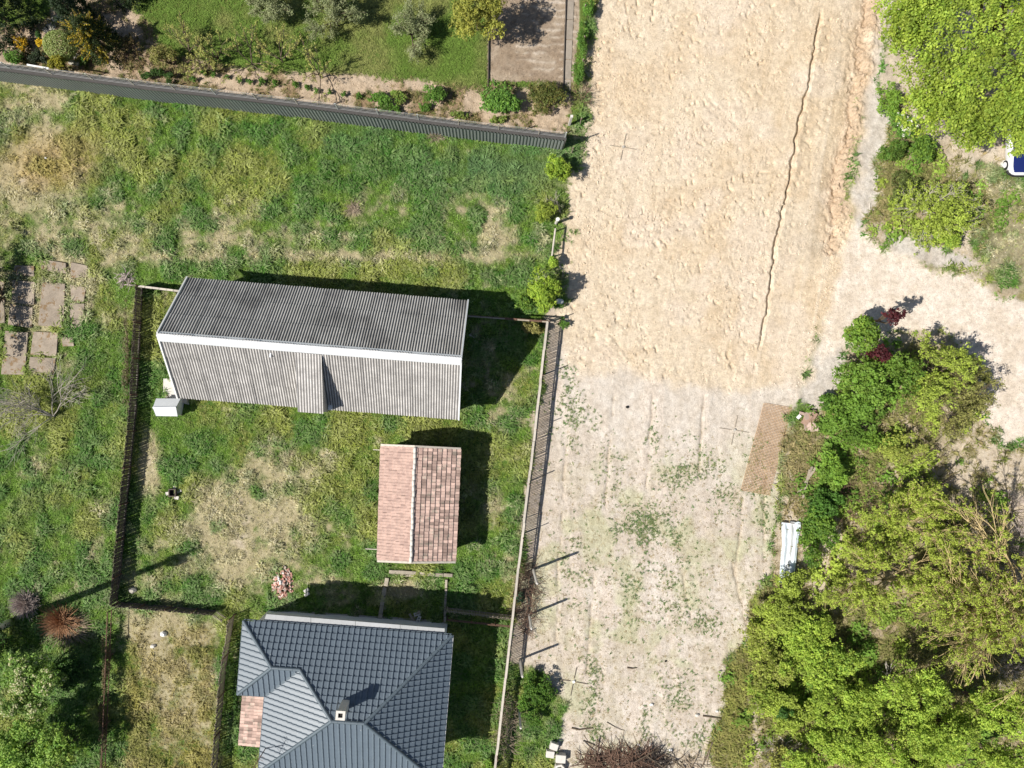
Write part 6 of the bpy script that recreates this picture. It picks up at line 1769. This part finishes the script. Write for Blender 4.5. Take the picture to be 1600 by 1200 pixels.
# the ochre limbed tree spreading from the right edge
branchy('spreading_tree', 'wide tree with ochre limbs and thin yellow green leaves at the right edge', 'tree', at(1582, 955), [(-1, .62, .36), (-1, .30, .30), (-1, .45, .40), (-1, .15, .45), (-1, -.15, .5), (-.85, .7, .5), (-.6, .95, .6), (-.3, 1, .75), (.3, .9, .7), (-.9, .3, .7), (-.4, -.5, .7), (.5, -.2, .8), (-1, .02, .33), (-.1, .4, 1)], 5.0, .085, 3, 6, .42, .010, BARK_Y, (G_LIME, (.30, .36, .06)), .16, 15, .11, .42, 1.8, shrink=.60, tw_min=.013)
branchy('spreading_tree', 'twiggy brown limbed tree between white sheet and ochre tree', 'tree', at(1370, 900), [(R.gauss(0, 1), R.gauss(0, .8), .6) for _ in range(10)], 2.3, .04, 3, 5, .5, .03, BARK_Y, (G_LIME, (.30, .36, .06)), .17, 15, .11, .5, 1.0, shrink=.64, tw_min=.010)
branchy('spreading_tree', 'brown twiggy tree rising above the white metal sheet', 'tree', at(1385, 815), [(R.gauss(0, 1), .3 + R.gauss(0, .8), .6) for _ in range(9)], 1.9, .03, 3, 5, .55, .03, BARK_Y, (G_LIME, (.30, .36, .06)), .17, 15, .11, .5, .8, shrink=.66, tw_min=.010)
# lower right canopy
LR = ((1222, 965, 50, 42, 2.6, G_LIME, G_YEL2, 460, 'pale lime shrub mass below the white sheet'), (1205, 1045, 40, 44, 2.4, G_LIME, G_OLI, 420, 'lime shrub bordering the olive grass'), (1258, 1030, 48, 46, 3.2, G_LIME, G_LIME2, 520, 'lime green shrub left of the dark hollow'),
      (1235, 1108, 50, 44, 3.0, G_LIME, G_YEL2, 460, 'lime green shrub above the grey twigs'), (1300, 1098, 46, 48, 3.4, G_LIME, G_LIME2, 520, 'green shrub at the middle of the lower thicket'), (1275, 1172, 60, 44, 3.8, G_LIME, G_LIME2, 560, 'lime green shrub at the bottom edge beside the grey twigs'),
      (1350, 1165, 56, 48, 4.5, G_LIME, G_LIME2, 560, 'lime tree at the bottom edge right of the shrubs'))
LR += ((1190, 1000, 40, 34, 2.0, G_LIME, G_OLI, 300, 'lime shrub fringe just right of the lot corner'), (1262, 985, 40, 36, 2.8, G_LIME, G_LIME2, 380, 'lime shrub between the white sheet and the dark hollow'),
       (1190, 1085, 34, 36, 2.0, G_YEL, G_LIME2, 260, 'yellowish shrub at the inner edge of the olive grass'), (1310, 1042, 44, 40, 3.0, G_LIME, G_MID, 380, 'lime shrub at the left rim of the dark hollow'), (1345, 1105, 44, 44, 3.6, G_LIME, G_LIME2, 420, 'lime shrub below the pale bare stems'), (1225, 1190, 34, 26, 2.0, G_YEL, G_OLI, 200, 'yellow green shrub behind the grey twiggy bush'))
for px_, py_, rx, ry, h, a, b_, n, lb in LR: plant('lime_shrub', lb, 'shrub', px_, py_, rx, ry, h, (a, b_), int(n * 1.15), .17, 12, .125, 18, .30, group='lime shrubs of the lower right thicket')
for px_, py_, rx, ry, h, n, lb in ((1420, 1075, 56, 50, 6.5, 560, 'pompon leafed tree below the dark hollow'), (1470, 1130, 66, 54, 7.0, 640, 'broad pompon leafed tree near the bottom edge'), (1545, 1105, 58, 40, 7.0, 420, 'thin pompon leafed tree near the right edge'), (1420, 1185, 60, 40, 6.5, 520, 'pompon leafed tree cut by the bottom edge'), (1560, 1185, 66, 40, 7.0, 480, 'pompon leafed tree in the bottom right corner')):
    plant('pompon_tree', lb, 'tree', px_, py_, rx, ry, h, (G_LIME, G_LIME2), n, .21, 16, .13, 15, .33, .25, group='pompon leafed trees of the lower right')
branchy('bare_bush', 'bundle of pale bare stems sticking out over the dark hollow', 'shrub', at(1388, 1062), [(-.6, .5, .5), (-.8, .2, .5), (-.3, .8, .5), (-.5, .7, .3), (.1, .9, .5)], 1.1, .035, 1, 3, .4, .02, M_WOOD_P)
branchy('bare_bush', 'grey twiggy dead bush low at the bottom edge', 'shrub', at(1212, 1172), [(R.gauss(0, 1), R.gauss(0, .8), .4) for _ in range(12)], .9, .022, 2, 4, .8, .0, BARK_G, tw_min=.009)
plant('ivy_shrub', 'small dark glossy shrub among the lime shrubs', 'shrub', 1226, 1112, 14, 20, 3.1, ((.06, .14, .03), G_MID2), 130, .14, 10, .13, 6, group=None)
